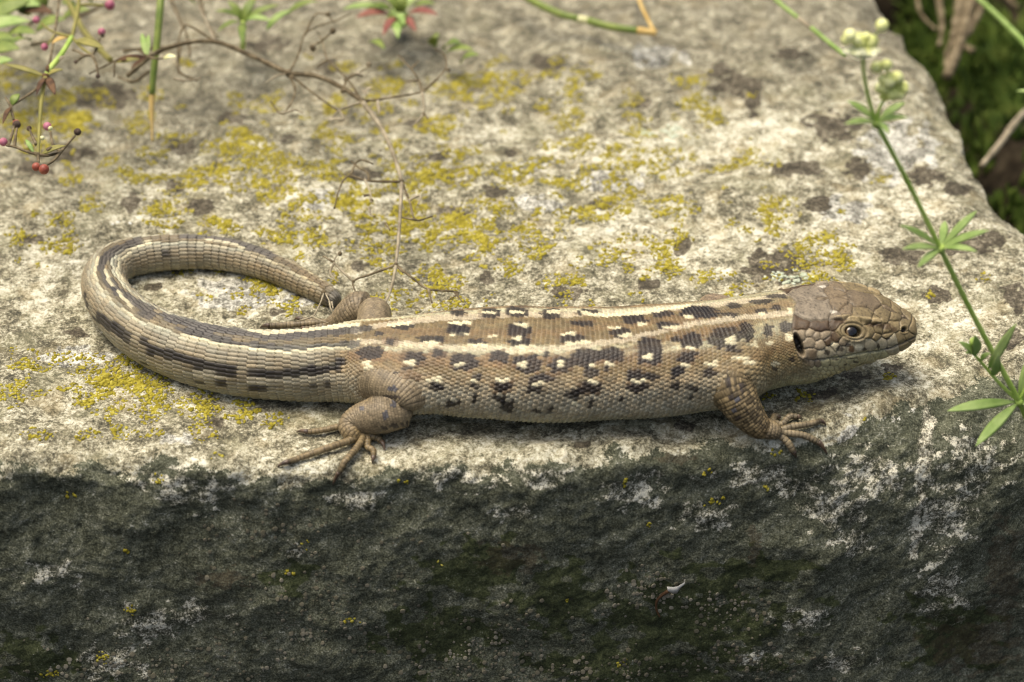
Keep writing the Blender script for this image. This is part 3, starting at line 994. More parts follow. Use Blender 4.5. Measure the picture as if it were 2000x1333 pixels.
spots('N', [(400, 460, 530, 590), (780, 830, 505, 550), (560, 600, 560, 600), (600, 640, 368, 392), (260, 340, 690, 722), (100, 160, 700, 722),
            (430, 520, 648, 682), (520, 590, 690, 715), (680, 740, 690, 715), (800, 830, 340, 380), (640, 700, 560, 580)], CREAM, 0.8)
spots('B', [(135, 230, 538, 575), (580, 665, 535, 580), (855, 910, 528, 572), (1045, 1120, 548, 577), (1185, 1290, 535, 567), (1480, 1560, 478, 527),
            (1760, 1850, 425, 460), (250, 315, 648, 682), (430, 520, 648, 680), (690, 800, 665, 710), (1075, 1170, 655, 702), (1390, 1510, 655, 695),
            (1750, 1800, 540, 570), (0, 50, 640, 682), (950, 1010, 805, 835)], CREAM, 0.96, -2.0, 4.0)
lines('B', [[(95, 262), (240, 258)], [(130, 343), (220, 345)], [(252, 418), (345, 415)], [(565, 278), (650, 285)], [(545, 370), (605, 372)],
            [(570, 434), (690, 430)], [(915, 345), (980, 343)], [(940, 412), (1080, 402)], [(1250, 297), (1300, 297)], [(1320, 358), (1390, 348)],
            [(1440, 272), (1500, 270)], [(1640, 294), (1740, 290)], [(1780, 219), (1825, 219)], [(360, 195), (430, 198)], [(555, 190), (610, 190)],
            [(800, 182), (885, 186)], [(1050, 195), (1090, 198)], [(1120, 212), (1430, 195), (1600, 178), (1800, 150)], [(385, 360), (420, 362)]], CREAM, 14, 0.88)
spots('H', [(630, 780, 440, 520), (800, 870, 395, 430), (920, 1045, 470, 550), (1090, 1170, 455, 505), (830, 1000, 598, 640)], BROWN, 0.7, 4)
spots('H', [(630, 780, 440, 520), (800, 870, 395, 430), (920, 1045, 470, 550), (920, 970, 555, 585), (1090, 1170, 455, 505), (835, 970, 300, 335), (650, 740, 315, 345),
            (740, 790, 353, 372), (1000, 1170, 372, 412), (1070, 1160, 650, 700), (510, 545, 490, 610), (845, 900, 600, 625), (1190, 1330, 300, 365)], DARK, 0.93)
spots('H', [(670, 720, 528, 582), (930, 1000, 520, 560), (1060, 1160, 626, 650), (465, 495, 535, 555), (620, 650, 385, 410)], CREAM, 0.93)
lines('H', [[(480, 322), (640, 312)], [(830, 308), (965, 296)], [(1190, 292), (1310, 290)], [(1040, 412), (1130, 416)], [(1330, 428), (1420, 428)]], CREAM, 14, 0.9)
# tail
lines('T', [[(1866, 688), (1490, 722), (1290, 735), (1130, 712), (910, 682), (760, 642), (600, 598)], [(1866, 775), (1760, 785), (1520, 815), (1310, 802), (1050, 775), (940, 738), (720, 690)]], SLATE, 46, 0.85)
lines('T', [[(1866, 655), (1500, 692), (1290, 712), (1140, 690)], [(1790, 795), (1500, 826), (1380, 832), (1060, 800), (900, 762), (720, 722)]], CREAM, 14, 0.8)
lines('T', [[(1740, 905), (1650, 940), (1450, 960), (1300, 970), (1160, 950)], [(1075, 942), (1000, 955), (920, 930), (820, 905)], [(750, 872), (670, 850), (510, 812)],
            [(320, 690), (230, 640), (185, 602)]], BLACK, 62, 0.97)
spots('T', [(345, 418, 695, 780), (465, 500, 745, 800), (105, 130, 500, 540), (88, 105, 440, 480), (1640, 1700, 1020, 1060), (1530, 1610, 1030, 1062),
            (1235, 1300, 1040, 1080), (1145, 1220, 1042, 1070), (915, 985, 1005, 1042), (830, 880, 1005, 1025), (785, 815, 995, 1012), (585, 645, 155, 195), (465, 490, 885, 905)], BLACK, 0.93)
lines('T', [[(1690, 985), (1450, 1008), (1300, 1015), (1150, 1020)], [(960, 985), (830, 962)]], np.array([.58, .52, .36]), 42, 0.6)
lines('T', [[(270, 400), (210, 330), (190, 270), (240, 200), (330, 150), (440, 105)], [(280, 420), (400, 500), (530, 560), (470, 600)],
            [(700, 62), (900, 75), (1100, 125), (1300, 195)]], SLATE, 52, 0.75)
lines('T', [[(330, 480), (240, 350), (230, 300)], [(330, 370), (290, 300), (300, 250), (340, 205), (430, 140), (530, 105)], [(400, 540), (350, 500)], [(900, 100), (1100, 140)], [(150, 330), (170, 240)]], CREAM, 22, 0.7)
# worn blue-grey stump at the very end
ts = sstep(S_END - 0.22, S_END - 0.13, csx)[:, None]
cc_ = cc_ * (1 - ts) + np.array([.17, .155, .12]) * (0.7 + 0.6 * rnd[:, None]) * ts
BC = cc_[inv].reshape(NR, NC, 3)


def blur0(A, r):
    if r == 0:
        return A
    c = np.cumsum(np.concatenate([np.repeat(A[:1], r + 1, 0), A, np.repeat(A[-1:], r, 0)]), 0)
    return (c[2 * r + 1:] - c[:-2 * r - 1]) / (2 * r + 1)


BL = blur0((np.roll(BC, 1, 1) + BC * 2 + np.roll(BC, -1, 1)) / 4, 2)          # pigment bleeds a little across scale edges
BLt = blur0((np.roll(BC, 1, 1) + BC * 2 + np.roll(BC, -1, 1)) / 4, 4)
tail_w = sstep(S_VENT, S_VENT + .02, S)[:, None]
BC = BC * .5 + .5 * np.where(tail_w[..., None] > .5, BLt, BL)

# ---- relief of the scales
w_dorsal = sstep(60, 66, PHm)[None, :]
w_plate = sstep(34, 22, PHm)[None, :]
w_gran = 1 - w_dorsal - w_plate
su = np.abs(FU)
keel = np.clip(1 - su * 1.7, 0, 1)
h_gran = 0.020 * FV + 0.018 * (1 - su ** 3) * np.sin(np.pi * np.clip(FV, 0, 1)) ** .6
h_keel = 0.026 * FV + 0.022 * keel * (.4 + .6 * FV)
h_plate = 0.032 * FV * (1 - .5 * su ** 4) + 0.006 * (1 - su ** 4)
h_trunk = h_gran * w_gran + h_keel * w_dorsal + h_plate * w_plate
h_tail = (0.022 * FV + 0.012 * (1 - su ** 4) + 0.010 * keel * (.3 + .7 * w_dorsal)) * np.interp(S, [S_VENT, S_END], [1.0, .65])[:, None]
H = h_trunk * (1 - tail_w) + h_tail * tail_w
H = np.where(neck[:, None], H * 0.75, H)
edge_gap = np.clip(1 - e_front / .20, 0, 1) * .9 + np.clip((su - .82) / .18, 0, 1) * (.35 + .25 * w_gran) * (FVr < 1)
BC = BC * (1 - (0.55 + .13 * tail_w) * np.clip(edge_gap, 0, 1))[..., None]
lite = np.clip(1 - e_rear / .16, 0, 1) * (w_plate + tail_w * .8 + .5 * w_dorsal).clip(0, 1)
BC = BC * (1 + .35 * lite * (BC.mean(-1) > .07))[..., None]
BC = BC * (1 + .12 * keel * (w_dorsal + tail_w).clip(0, 1))[..., None]

# ---- the head: shields, ear, eye, nostril, mouth
def K(x, y):
    return 1500 + x / 5.33, 530 + y / 5.33


GB, GY_, DB, CH, LP, CN, YB = (np.array(c) for c in ((.180, .135, .082), (.195, .160, .115), (.075, .048, .025), (.25, .20, .135), (.38, .33, .225), (.44, .40, .23), (.215, .165, .085)))
SEEDS = [  # plate id, zoomed pixel, weight, colour
    (1, 420, 400, 60, GY_), (1, 560, 410, 60, GY_), (1, 490, 400, 70, GY_), (2, 390, 275, 10, GB), (3, 540, 255, 18, GB), (4, 730, 335, 34, GB), (5, 760, 228, 26, GB),
    (6, 480, 175, 20, GB), (6, 640, 160, 20, GB), (7, 870, 180, 20, GB), (8, 1030, 200, 24, GB), (9, 960, 310, 30, GB), (9, 1080, 330, 30, GB), (10, 810, 425, 20, GB),
    (11, 950, 435, 24, YB), (11, 1020, 455, 20, YB), (12, 700, 480, 12, GY_), (13, 1130, 505, 6, YB), (14, 1190, 455, 26, YB), (15, 1260, 340, 18, GB), (16, 1370, 400, 16, GB),
    (17, 1330, 485, 10, YB), (18, 1320, 560, 8, YB), (19, 1420, 560, 20, YB), (20, 1440, 430, 12, GB), (21, 1520, 600, 20, YB), (22, 310, 560, 14, DB), (22, 370, 560, 14, DB),
    (23, 500, 570, 16, DB), (23, 580, 580, 14, DB), (24, 700, 560, 10, DB), (25, 340, 660, 12, CH), (26, 440, 650, 6, CH), (27, 505, 680, 8, CH), (28, 590, 668, 10, CH), (29, 440, 745, 14, CH),
    (30, 535, 770, 14, CH), (31, 460, 860, 16, CH), (32, 635, 725, 10, DB), (33, 705, 700, 10, DB), (34, 705, 790, 10, LP), (35, 560, 870, 14, LP), (36, 650, 840, 12, LP), (37, 760, 820, 10, LP),
    (38, 860, 805, 16, LP), (39, 950, 790, 16, LP), (40, 1070, 775, 20, LP), (41, 1190, 745, 18, LP), (42, 1290, 725, 16, LP), (43, 1390, 700, 14, YB), (44, 1470, 680, 10, YB),
    (45, 700, 945, 10, CN), (46, 850, 912, 14, CN), (47, 990, 885, 14, CN), (48, 1140, 855, 14, CN), (49, 1290, 815, 12, LP), (50, 1420, 765, 10, YB),
    (51, 600, 970, 10, CN), (52, 760, 990, 12, CN), (53, 900, 965, 14, CN), (54, 1050, 925, 14, CN), (55, 1200, 890, 14, CN), (56, 1160, 610, 10, YB), (57, 1230, 620, 8, YB), (58, 1060, 640, 8, YB),
    (59, 1130, 680, 6, YB), (60, 1240, 670, 6, YB), (61, 780, 740, 4, CH), (62, 880, 540, 10, YB), (63, 760, 620, 6, YB)]
pid = 100
for r_ in range(6):
    for c_ in range(14):
        x, y = 250 + c_ * 58 + (r_ % 2) * 29, 930 + r_ * 42
        if x < 330 + (y - 930) * .9 or y > 930 + max(0, (x - 330) * .1) + 0:
            if x < 520 or y > 1005:
                SEEDS.append((pid, x, y, 4, CN if y > 1000 else CH))
                pid += 1
nh = int(np.searchsorted(S, S_NAPE + 0.75))
mirh = np.where(PH > 90, mir, np.arange(NC))                     # shields are mirrored across the midline
hx = BPX[:nh][:, mirh]
hy = BPY[:nh][:, mirh]
hx_k = (hx - 1500) * 5.33
hy_k = (hy - 530) * 5.33
wig = 9 * perlin(hx_k / 60, hy_k / 60, 321), 9 * perlin(hx_k / 60, hy_k / 60, 322)
ids = np.array([s_[0] for s_ in SEEDS])
d_all = np.stack([np.hypot(hx_k + wig[0] - x, hy_k + wig[1] - y) - w_ for (_, x, y, w_, _) in SEEDS], -1)
uid, first = np.unique(ids, return_index=True)
d_id = np.stack([d_all[..., ids == u].min(-1) for u in uid], -1)
srt = np.argpartition(d_id, 1, axis=-1)[..., :2]
dd = np.take_along_axis(d_id, srt, -1)
sw = dd[..., 0] > dd[..., 1]
b0 = np.where(sw, srt[..., 1], srt[..., 0])
gap = np.abs(dd[..., 1] - dd[..., 0])
pcol = np.array([SEEDS[f][4] for f in first])
prn = np.random.RandomState(3).uniform(.86, 1.16, len(uid))
HC = pcol[b0] * prn[b0][..., None]
HC = HC * (1 + 0.22 * fbm(hx_k / 90, hy_k / 90, 4, 331))[..., None]
fle = sstep(.30, .62, fbm(hx_k / 24, hy_k / 24, 3, 341))                      # small dark flecks on the shields
HC = HC * (1 - 0.5 * fle[..., None] * (hy_k < 520)[..., None])
lip = ((uid >= 35) & (uid <= 55))[b0]
HC = HC * np.where(lip, 0.72 + 0.28 * sstep(2, 10, gap), 0.50 + 0.50 * sstep(2, 12, gap))[..., None]
hh = np.where(lip, 0.010, 0.020) * sstep(0, 24, gap) + 0.006 * sstep(10, 70, gap)
small_sc = (uid >= 100)[b0]
hh = np.where(small_sc, 0.013 * sstep(0, 20, gap), hh)


def hspot(x, y, rx, ry, c, amt=.9, soft=.5):
    global HC
    d = np.hypot((hx_k - x) / rx, (hy_k - y) / ry) + .25 * perlin(hx_k / 18, hy_k / 18, 351)
    m = (amt * sstep(1 + soft * .5, 1 - soft * .5, d))[..., None]
    HC = HC * (1 - m) + np.asarray(c) * m


# yellowish lids, dark streak through the eye, blotched lips
hspot(880, 640, 150, 100, (.25, .195, .105), .75, .9)
for a in [(740, 530, 66, 22), (1080, 562, 66, 20), (1210, 575, 80, 30), (1300, 610, 40, 22)]:
    hspot(*a, (.075, .045, .022), .8, .9)
hspot(1000, 505, 170, 16, (.42, .33, .18), .6, .9)
hspot(800, 490, 110, 14, (.42, .33, .18), .6, .9)
for a in [(612, 845, 32, 26), (748, 805, 44, 28), (1000, 812, 26, 20), (1146, 785, 14, 32), (1240, 700, 30, 12), (640, 975, 14, 12), (912, 940, 30, 11), (800, 972, 20, 9),
          (860, 902, 95, 7), (1240, 805, 20, 10), (330, 1085, 20, 14), (700, 915, 40, 8)]:
    hspot(*a, (.035, .028, .02), .85, .5)
hspot(830, 770, 34, 18, (.04, .03, .02), .9, .5)
hspot(868, 808, 34, 34, (.11, .05, .018), .85, .6)
hspot(460, 860, 46, 44, (.11, .075, .04), .7, .7)
hspot(560, 600, 60, 34, (.05, .03, .018), .6, .9)
hspot(680, 430, 36, 18, (.62, .58, .5), .7, .8)
hspot(940, 790, 44, 30, (.60, .56, .42), .6, .8)
hspot(680, 760, 30, 24, (.58, .52, .36), .6, .8)
# eye socket and lids
ex, ey = 885, 630
er = np.hypot((hx_k - ex) / 84, (hy_k - ey - .10 * (hx_k - ex)) / 54)
sock = sstep(1.06, 0.80, er)
hh = hh * (1 - sstep(1.9, 1.2, er)) - 0.11 * sock + 0.022 * np.exp(-((er - 1.25) / .22) ** 2) + 0.02 * np.exp(-((er - 1.8) / .3) ** 2)
HC = HC * (1 - sstep(1.12, .95, er) * .8)[..., None]
lidl = np.exp(-((er - 1.55) / .09) ** 2)
HC = HC * (1 - .35 * lidl)[..., None]
hh -= 0.008 * lidl
hh += 0.045 * np.exp(-(seg_dist(hx_k, hy_k, [(690, 500), (800, 480), (960, 500), (1150, 545)]) / 26) ** 2)
# nostril, ear, mouth
nd = np.hypot((hx_k - 1410) / 30, (hy_k - 612) / 26)
hh += -0.06 * sstep(1.1, .5, nd) + 0.012 * np.exp(-((nd - 1.5) / .35) ** 2)
HC = HC * (1 - .9 * sstep(1.15, .7, nd))[..., None]
ear = np.hypot((hx_k - 318 - (hy_k - 760) * .34) / 44, (hy_k - 765) / 112)
hh += -0.16 * sstep(1.1, .7, ear) + 0.03 * np.exp(-((ear - 1.25) / .2) ** 2)
HC = HC * (1 - .93 * sstep(1.1, .88, ear))[..., None] + np.array([.006, .005, .004]) * sstep(1.1, .88, ear)[..., None]
mo = seg_dist(hx_k, hy_k, [(490, 922), (640, 908), (760, 893), (1000, 848), (1150, 830), (1290, 797), (1400, 752), (1520, 690)])
hh -= 0.028 * np.exp(-(mo / 9) ** 2)
HC = HC * (1 - .55 * np.exp(-(mo / 8) ** 2))[..., None]
xb = np.interp(hy_k, [80, 200, 300, 480, 560, 620, 880, 960, 1060, 1200], [372, 350, 300, 262, 252, 248, 310, 400, 520, 560])
hsoft = np.interp(hy_k, [850, 960], [14, 60])
hw = sstep(-1, 1, (hx_k - xb) / hsoft)
HC = HC * np.array([.96, .96, .90])
H[:nh] = H[:nh] * (1 - hw) + hh * hw
BC[:nh] = BC[:nh] * (1 - hw[..., None]) + HC * hw[..., None]
BC[:nh] *= (1 - .3 * np.exp(-((hx_k - xb) / 10) ** 2))[..., None]
# the collar of the nape: the shields end in a small step
H[:nh] += 0.010 * np.exp(-((hx_k - xb - 22) / 26) ** 2) * sstep(20, 40, PHm)[None, :]
# soft folds of the skin at neck and flank
H += 0.016 * fbm(S[:, None] * 2.2, PH[None, :] / 26, 2, 361) * sstep(S_NAPE - .4, S_NAPE + .3, S)[:, None] * sstep(S_NECK + 1.2, S_NECK - .3, S)[:, None]
H += 0.02 * fbm(S[:, None] * .9, PH[None, :] / 40, 2, 371) * sstep(S_NECK, S_NECK + 1, S)[:, None] * (1 - tail_w)
BODY = BV + BN * H[..., None]
ii = np.arange(NR * NC).reshape(NR, NC)
bq = np.stack([ii[:-1], np.roll(ii, -1, 1)[:-1], np.roll(ii, -1, 1)[1:], ii[1:]], -1).reshape(-1, 4)
LV, LQ, LT, LC = [BODY.reshape(-1, 3)], [bq], [], [BC.reshape(-1, 3)]
ncnt = NR * NC


def add_grid(V, C):
    """append a closed tube grid (rows, around) to the body mesh, with end caps"""
    global ncnt
    r, c = V.shape[:2]
    q = np.arange(r * c).reshape(r, c) + ncnt
    LQ.append(np.stack([q[:-1], np.roll(q, -1, 1)[:-1], np.roll(q, -1, 1)[1:], q[1:]], -1).reshape(-1, 4))
    LV.append(V.reshape(-1, 3))
    LC.append(C.reshape(-1, 3))
    ncnt += r * c
    for row, cen in ((q[0], V[0].mean(0)), (q[-1], V[-1].mean(0))):
        LV.append(cen[None])
        LC.append(C[0 if row is q[0] else -1].mean(0)[None])
        LT.append(np.stack([row, np.roll(row, -1), np.full(c, ncnt)], -1))
        ncnt += 1


for row, cen in ((ii[0], BODY[0].mean(0)), (ii[-1], BODY[-1].mean(0))):
    LV.append(cen[None])
    LC.append(BC[0 if row is ii[0] else -1].mean(0)[None])
    LT.append(np.stack([row, np.roll(row, -1), np.full(NC, ncnt)], -1))
    ncnt += 1


def frames(P):
    T = np.gradient(P, axis=0)
    T /= np.linalg.norm(T, axis=1, keepdims=True)
    u = np.cross(T[0], [0, 0, 1.0])
    if np.linalg.norm(u) < 1e-3:
        u = np.array([1.0, 0, 0])
    u /= np.linalg.norm(u)
    U = [u]
    for t in T[1:]:
        u = u - t * (u @ t)
        u /= np.linalg.norm(u)
        U.append(u)
    U = np.array(U)
    return T, U, np.cross(T, U)


def limb(pts, rad, size, base, nring, ncol, spots_px=(), others=(), blend=.22, flat=1.0, seed=1, banded=False, tint=None):
    t0 = np.concatenate([[0], np.cumsum(np.linalg.norm(np.diff(pts, axis=0), axis=1))])
    t = np.linspace(0, t0[-1], nring)
    P = catmull(t0, pts, t)
    R = np.maximum(catmull(t0, rad, t), .01)
    if not banded:                                              # rounded ends
        e = np.clip((t0[-1] - t) / R, 0, 1)
        R = R * np.sqrt(np.clip(1 - (1 - e) ** 2, .02, 1))
        e = np.clip(t / R.max(), 0, 1)
        R = R * np.sqrt(np.clip(1 - (1 - e) ** 2, .05, 1))
    T, U, B = frames(P)
    a = np.arange(ncol) / ncol * 2 * np.pi
    D = U[:, None] * np.cos(a)[None, :, None] + B[:, None] * np.sin(a)[None, :, None]
    V = P[:, None] + D * R[:, None, None] * np.array([1, 1, flat])
    f = V.reshape(-1, 3)
    Df = D.reshape(-1, 3)
    if others:
        own = lambda q: chain_sdf(q, pts, rad)
        for _ in range(3):
            o_ = np.full(len(f), 9.0)
            for fn, kb in others:
                o_ = np.minimum(o_, fn(f) + (.22 - kb) * 0)
            # swell towards the neighbour so that the joint is a soft fold, not a cut
            s_ = smin(np.zeros(len(f)), o_, blend)
            step = np.clip(-s_, 0, .05) * (o_ > -.02)
            f = f + Df * step[:, None] * .6
    V = f.reshape(V.shape)
    N = grid_normals(V)
    if ((N * (V - P[:, None])).sum() < 0):
        N = -N
    # scales
    if banded:
        r2 = t / size
        ri = np.floor(r2).astype(int)[:, None] + np.zeros((1, ncol), int)
        fv = (r2 - np.floor(r2))[:, None] + np.zeros((1, ncol))
        ang = (np.degrees(a) % 360)[None, :] / 90
        ci = np.floor(ang).astype(int) + np.zeros_like(ri)
        su_ = np.abs((ang - np.floor(ang)) * 2 - 1) + np.zeros_like(fv)
        h = .6 * size * .16 * (1 - np.abs(2 * fv - 1) ** 3) + size * .05 * fv
        gp = 1.3 * np.clip((np.abs(2 * fv - 1) - .70) / .30, 0, 1)
    else:
        r2 = (t / size)[:, None] + .12 * perlin(np.cos(a)[None] * 3 + t[:, None] * 3, np.sin(a)[None] * 3 + t[:, None], 400 + seed)
        ri = np.floor(r2).astype(int)
        fv = r2 - ri
        m_ = max(8, round(2 * np.pi * rad.max() / size))
        cj = a[None] / (2 * np.pi) * m_ + .5 * (ri % 2)
        ci = np.floor(cj).astype(int)
        su_ = np.abs((cj - ci) * 2 - 1)
        ci = ci % m_
        dm = np.clip(1 - (su_ ** 2.6 + np.abs(2 * fv - 1) ** 2.6), -.4, 1)
        h = size * .23 * np.sqrt(np.clip(dm + .4, 0, 1.4)) + size * .10 * fv
        gp = np.clip((np.maximum(su_, np.abs(2 * fv - 1)) - .72) / .28, 0, 1)
    kx, ky = proj(V)
    key_ = ri * 500 + ci
    u_, iv = np.unique(key_.ravel(), return_inverse=True)
    n_ = np.bincount(iv)
    mx, my = np.bincount(iv, kx.ravel()) / n_, np.bincount(iv, ky.ravel()) / n_
    tt_ = np.bincount(iv, np.repeat(t / t0[-1], ncol)) / n_
    rr = cellnoise(u_ // 500, u_ % 500, seed)
    c = np.asarray(base)[None] * (.74 + .5 * rr)[:, None]
    c *= (1 + .2 * fbm(mx / 30, my / 30, 3, 411 + seed))[:, None]
    if tint is not None:
        c = tint(c, mx, my, tt_, rr)
    for (x, y, rx, ry, cl_) in spots_px:
        m = np.hypot((mx - x) / rx, (my - y) / ry) < 1
        c[m] = c[m] * .12 + np.asarray(cl_) * (.7 + .6 * rr[m])[:, None] * .88
    C = c[iv].reshape(nring, ncol, 3) * (1 - .55 * gp)[..., None]
    add_grid(V + N * h[..., None], C)


def sd(name):
    p, r = L3[name]
    return lambda q: chain_sdf(q, p, r)


BODYD = (body_sdf, .22)
LEG = (.235, .185, .108)
DK, BLU = (.045, .035, .028), (.075, .075, .085)
limb(*L3['thigh'], .041, LEG, 220, 140, [(684, 755, 7, 9, DK), (768, 760, 9, 6, BLU), (760, 776, 22, 4, DK)], [BODYD], seed=2)
limb(*L3['shank'], .041, (.23, .18, .105), 280, 140, [(770, 791, 7, 6, BLU), (753, 811, 6, 8, BLU), (708, 798, 6, 4, BLU), (770, 832, 8, 4, DK), (750, 836, 6, 4, DK), (788, 828, 8, 4, DK)],
     [(sd('thigh'), .05)], .12, seed=3,
     tint=lambda c, x, y, t, r: c * (1 + sstep(.78, .95, t)[:, None] * np.array([.10, .02, -.20])) * (1 + .25 * sstep(778, 800, x)[:, None]))


def arm_tint(c, x, y, t, r):
    d = (r > .72)[:, None]
    c = np.where(d, c * .38, c)
    c = np.where((r < .12)[:, None], c * 1.9, c)
    return c * (1 + sstep(.75, 1, t)[:, None] * np.array([.16, .10, .02]))


limb(*L3['fore'], .053, (.20, .15, .075), 250, 120, [(1440, 783, 6, 5, BLU), (1432, 800, 5, 4, BLU), (1422, 742, 5, 8, DK), (1440, 815, 7, 4, DK), (1428, 775, 4, 8, DK),
     (1447, 757, 5, 8, DK)], [BODYD], seed=4, tint=arm_tint)
palm = np.array([pz(1480, 832, .22), pz(1498, 838, .16), pz(1516, 842, .11), pz(1526, 844, .09)])
limb(palm, np.array([.15, .165, .14, .10]), .058, (.22, .17, .095), 90, 70, [], [], flat=.75, seed=8)
limb(*L3['far_thigh'], .046, LEG, 120, 90, [], [BODYD], seed=5)
limb(*L3['far_shank'], .050, (.22, .172, .10), 160, 90, [], [(sd('far_thigh'), .05)], .07, seed=6)
limb(*L3['far_fore'], .062, (.26, .195, .12), 120, 80, [], [BODYD], seed=7)
# digits: pixels along each one, last is the claw tip
DIG = [
    ('h', [(698, 846), (686, 858), (642, 875), (602, 889), (566, 902), (542, 914)], .066, .046),
    ('h', [(700, 848), (710, 855), (692, 882), (679, 905), (667, 926), (654, 949)], .064, .044),
    ('h', [(684, 832), (667, 833), (631, 839), (600, 844), (577, 845)], .055, .042),
    ('h', [(706, 850), (718, 858), (719, 871), (728, 881), (727, 893), (724, 906)], .060, .044),
    ('h', [(706, 846), (724, 850), (740, 854), (749, 866), (749, 881)], .062, .046),
    ('f', [(1478, 836), (1497, 843), (1514, 849), (1538, 863), (1552, 879), (1554, 898)], .078, .054),
    ('f', [(1485, 835), (1506, 840), (1530, 847), (1570, 855), (1600, 864), (1619, 886)], .070, .050),
    ('f', [(1488, 833), (1512, 837), (1545, 836), (1577, 827), (1599, 824), (1613, 833)], .064, .046),
    ('f', [(1492, 831), (1514, 830), (1529, 827), (1545, 814), (1558, 813), (1566, 821)], .058, .046),
    ('f', [(1488, 829), (1502, 826), (1511, 820), (1513, 812), (1519, 812), (1524, 821)], .054, .048),
    ('F', [(648, 632), (620, 634), (580, 635), (530, 637), (508, 641)], .060, .050),
    ('F', [(650, 630), (620, 628), (600, 625), (585, 624), (576, 626)], .055, .045),
    ('F', [(650, 634), (630, 640), (610, 643), (596, 645), (588, 647)], .055, .045)]
CLAWS = []
for q, (kind, pp, r0, r1) in enumerate(DIG):
    P = []
    n_ = len(pp)
    for k, (x, y) in enumerate(pp):
        f = k / (n_ - 1)
        r = r0 + (r1 - r0) * f
        lift = {'h': .06, 'f': .05, 'F': .04}[kind] * max(0, 1 - k / 1.6) + (.045 if 0 < k < n_ - 2 else 0)
        if k == n_ - 2:
            lift += .03
        P.append(sp(x, y, (r * .9 + lift) if k < n_ - 1 else .012))
    P = np.array(P)
    rad = np.linspace(r0, r1, n_ - 1) * .86
    limb(P[:-1], rad, .058, (.20, .15, .075) if kind == 'h' else (.215, .172, .10), 80, 20, [], [], banded=True, seed=20 + q,
         tint=lambda c, x, y, t, r: c * (1 - .45 * sstep(.8, 1, t))[:, None])
    # claw: a curved cone from the last joint to the tip
    a, b = P[-2], P[-1]
    t = np.linspace(0, 1, 8)[:, None]
    mid = (a + b) / 2 + np.array([0, 0, .05])
    cp = a * (1 - t) ** 2 + 2 * mid * t * (1 - t) + b * t * t
    CLAWS.append((cp, r1 * .92 * (1 - t[:, 0]) ** .7 + .004))

liz_mat, nt, bs = new_mat('lizard_skin')
at_n = nt.nodes.new('ShaderNodeAttribute')
at_n.attribute_name = 'col'
tcl = nt.nodes.new('ShaderNodeTexCoord').outputs['Object']
fz = noise_n(nt, tcl, 3000, 3, 0.6)
cv = mixc(nt, 1.0, at_n.outputs['Color'], ramp(nt, fz, [(.3, (.72, .71, .70)), (.7, (1.18, 1.18, 1.17))]), 'MULTIPLY')
nt.links.new(cv, bs.inputs['Base Color'])
bs.inputs['Roughness'].default_value = 0.45
bs.inputs['Specular IOR Level'].default_value = 0.34
bump(nt, bs, fz, 0.25, 0.0002)
claw_mat = simple_mat('claw_horn', (.05, .035, .025), (.13, .085, .05), 1500, .35, .5)
lizard = thing('lizard', 'brown lizard with rows of dark and cream spots, its blunt tail curled beside its body', 'lizard')
body = obj('body', mesh_data('body', np.concatenate(LV), [np.concatenate(LQ), np.concatenate(LT)], colr=np.concatenate(LC)), liz_mat, lizard)


def tube(P, R, n=8, cap=True):
    P = np.asarray(P, float)
    R = np.asarray(R, float) * np.ones(len(P))
    T, U, B = frames(P)
    a = np.arange(n) / n * 2 * np.pi
    V = P[:, None] + (U[:, None] * np.cos(a)[None, :, None] + B[:, None] * np.sin(a)[None, :, None]) * R[:, None, None]
    m = len(P)
    q = np.arange(m * n).reshape(m, n)
    Q = np.stack([q[:-1], np.roll(q, -1, 1)[:-1], np.roll(q, -1, 1)[1:], q[1:]], -1).reshape(-1, 4)
    V = np.concatenate([V.reshape(-1, 3), P[:1], P[-1:]])
    Tt = np.concatenate([np.stack([np.roll(q[0], -1), q[0], np.full(n, m * n)], -1), np.stack([q[-1], np.roll(q[-1], -1), np.full(n, m * n + 1)], -1)])
    return V, [Q, Tt]


for cp, r in CLAWS:
    V, F = tube(cp, r, 8)
    obj('claw', mesh_data('claw', V, F), claw_mat, lizard)


def sphere(c, r, nu=16, nv=10):
    th = np.linspace(0, np.pi, nv + 1)[1:-1]
    ph = np.arange(nu) / nu * 2 * np.pi
    V = np.stack([np.sin(th)[:, None] * np.cos(ph), np.sin(th)[:, None] * np.sin(ph), np.cos(th)[:, None] + 0 * ph], -1).reshape(-1, 3)
    V = np.concatenate([V, [[0, 0, 1], [0, 0, -1]]])
    q = np.arange((nv - 1) * nu).reshape(nv - 1, nu)
    Q = np.stack([q[:-1], q[1:], np.roll(q, -1, 1)[1:], np.roll(q, -1, 1)[:-1]], -1).reshape(-1, 4)
    n = (nv - 1) * nu
    T = np.concatenate([np.stack([q[0], np.roll(q[0], -1), np.full(nu, n)], -1), np.stack([np.roll(q[-1], -1), q[-1], np.full(nu, n + 1)], -1)])
    return np.asarray(c) + V * r, [Q, T]


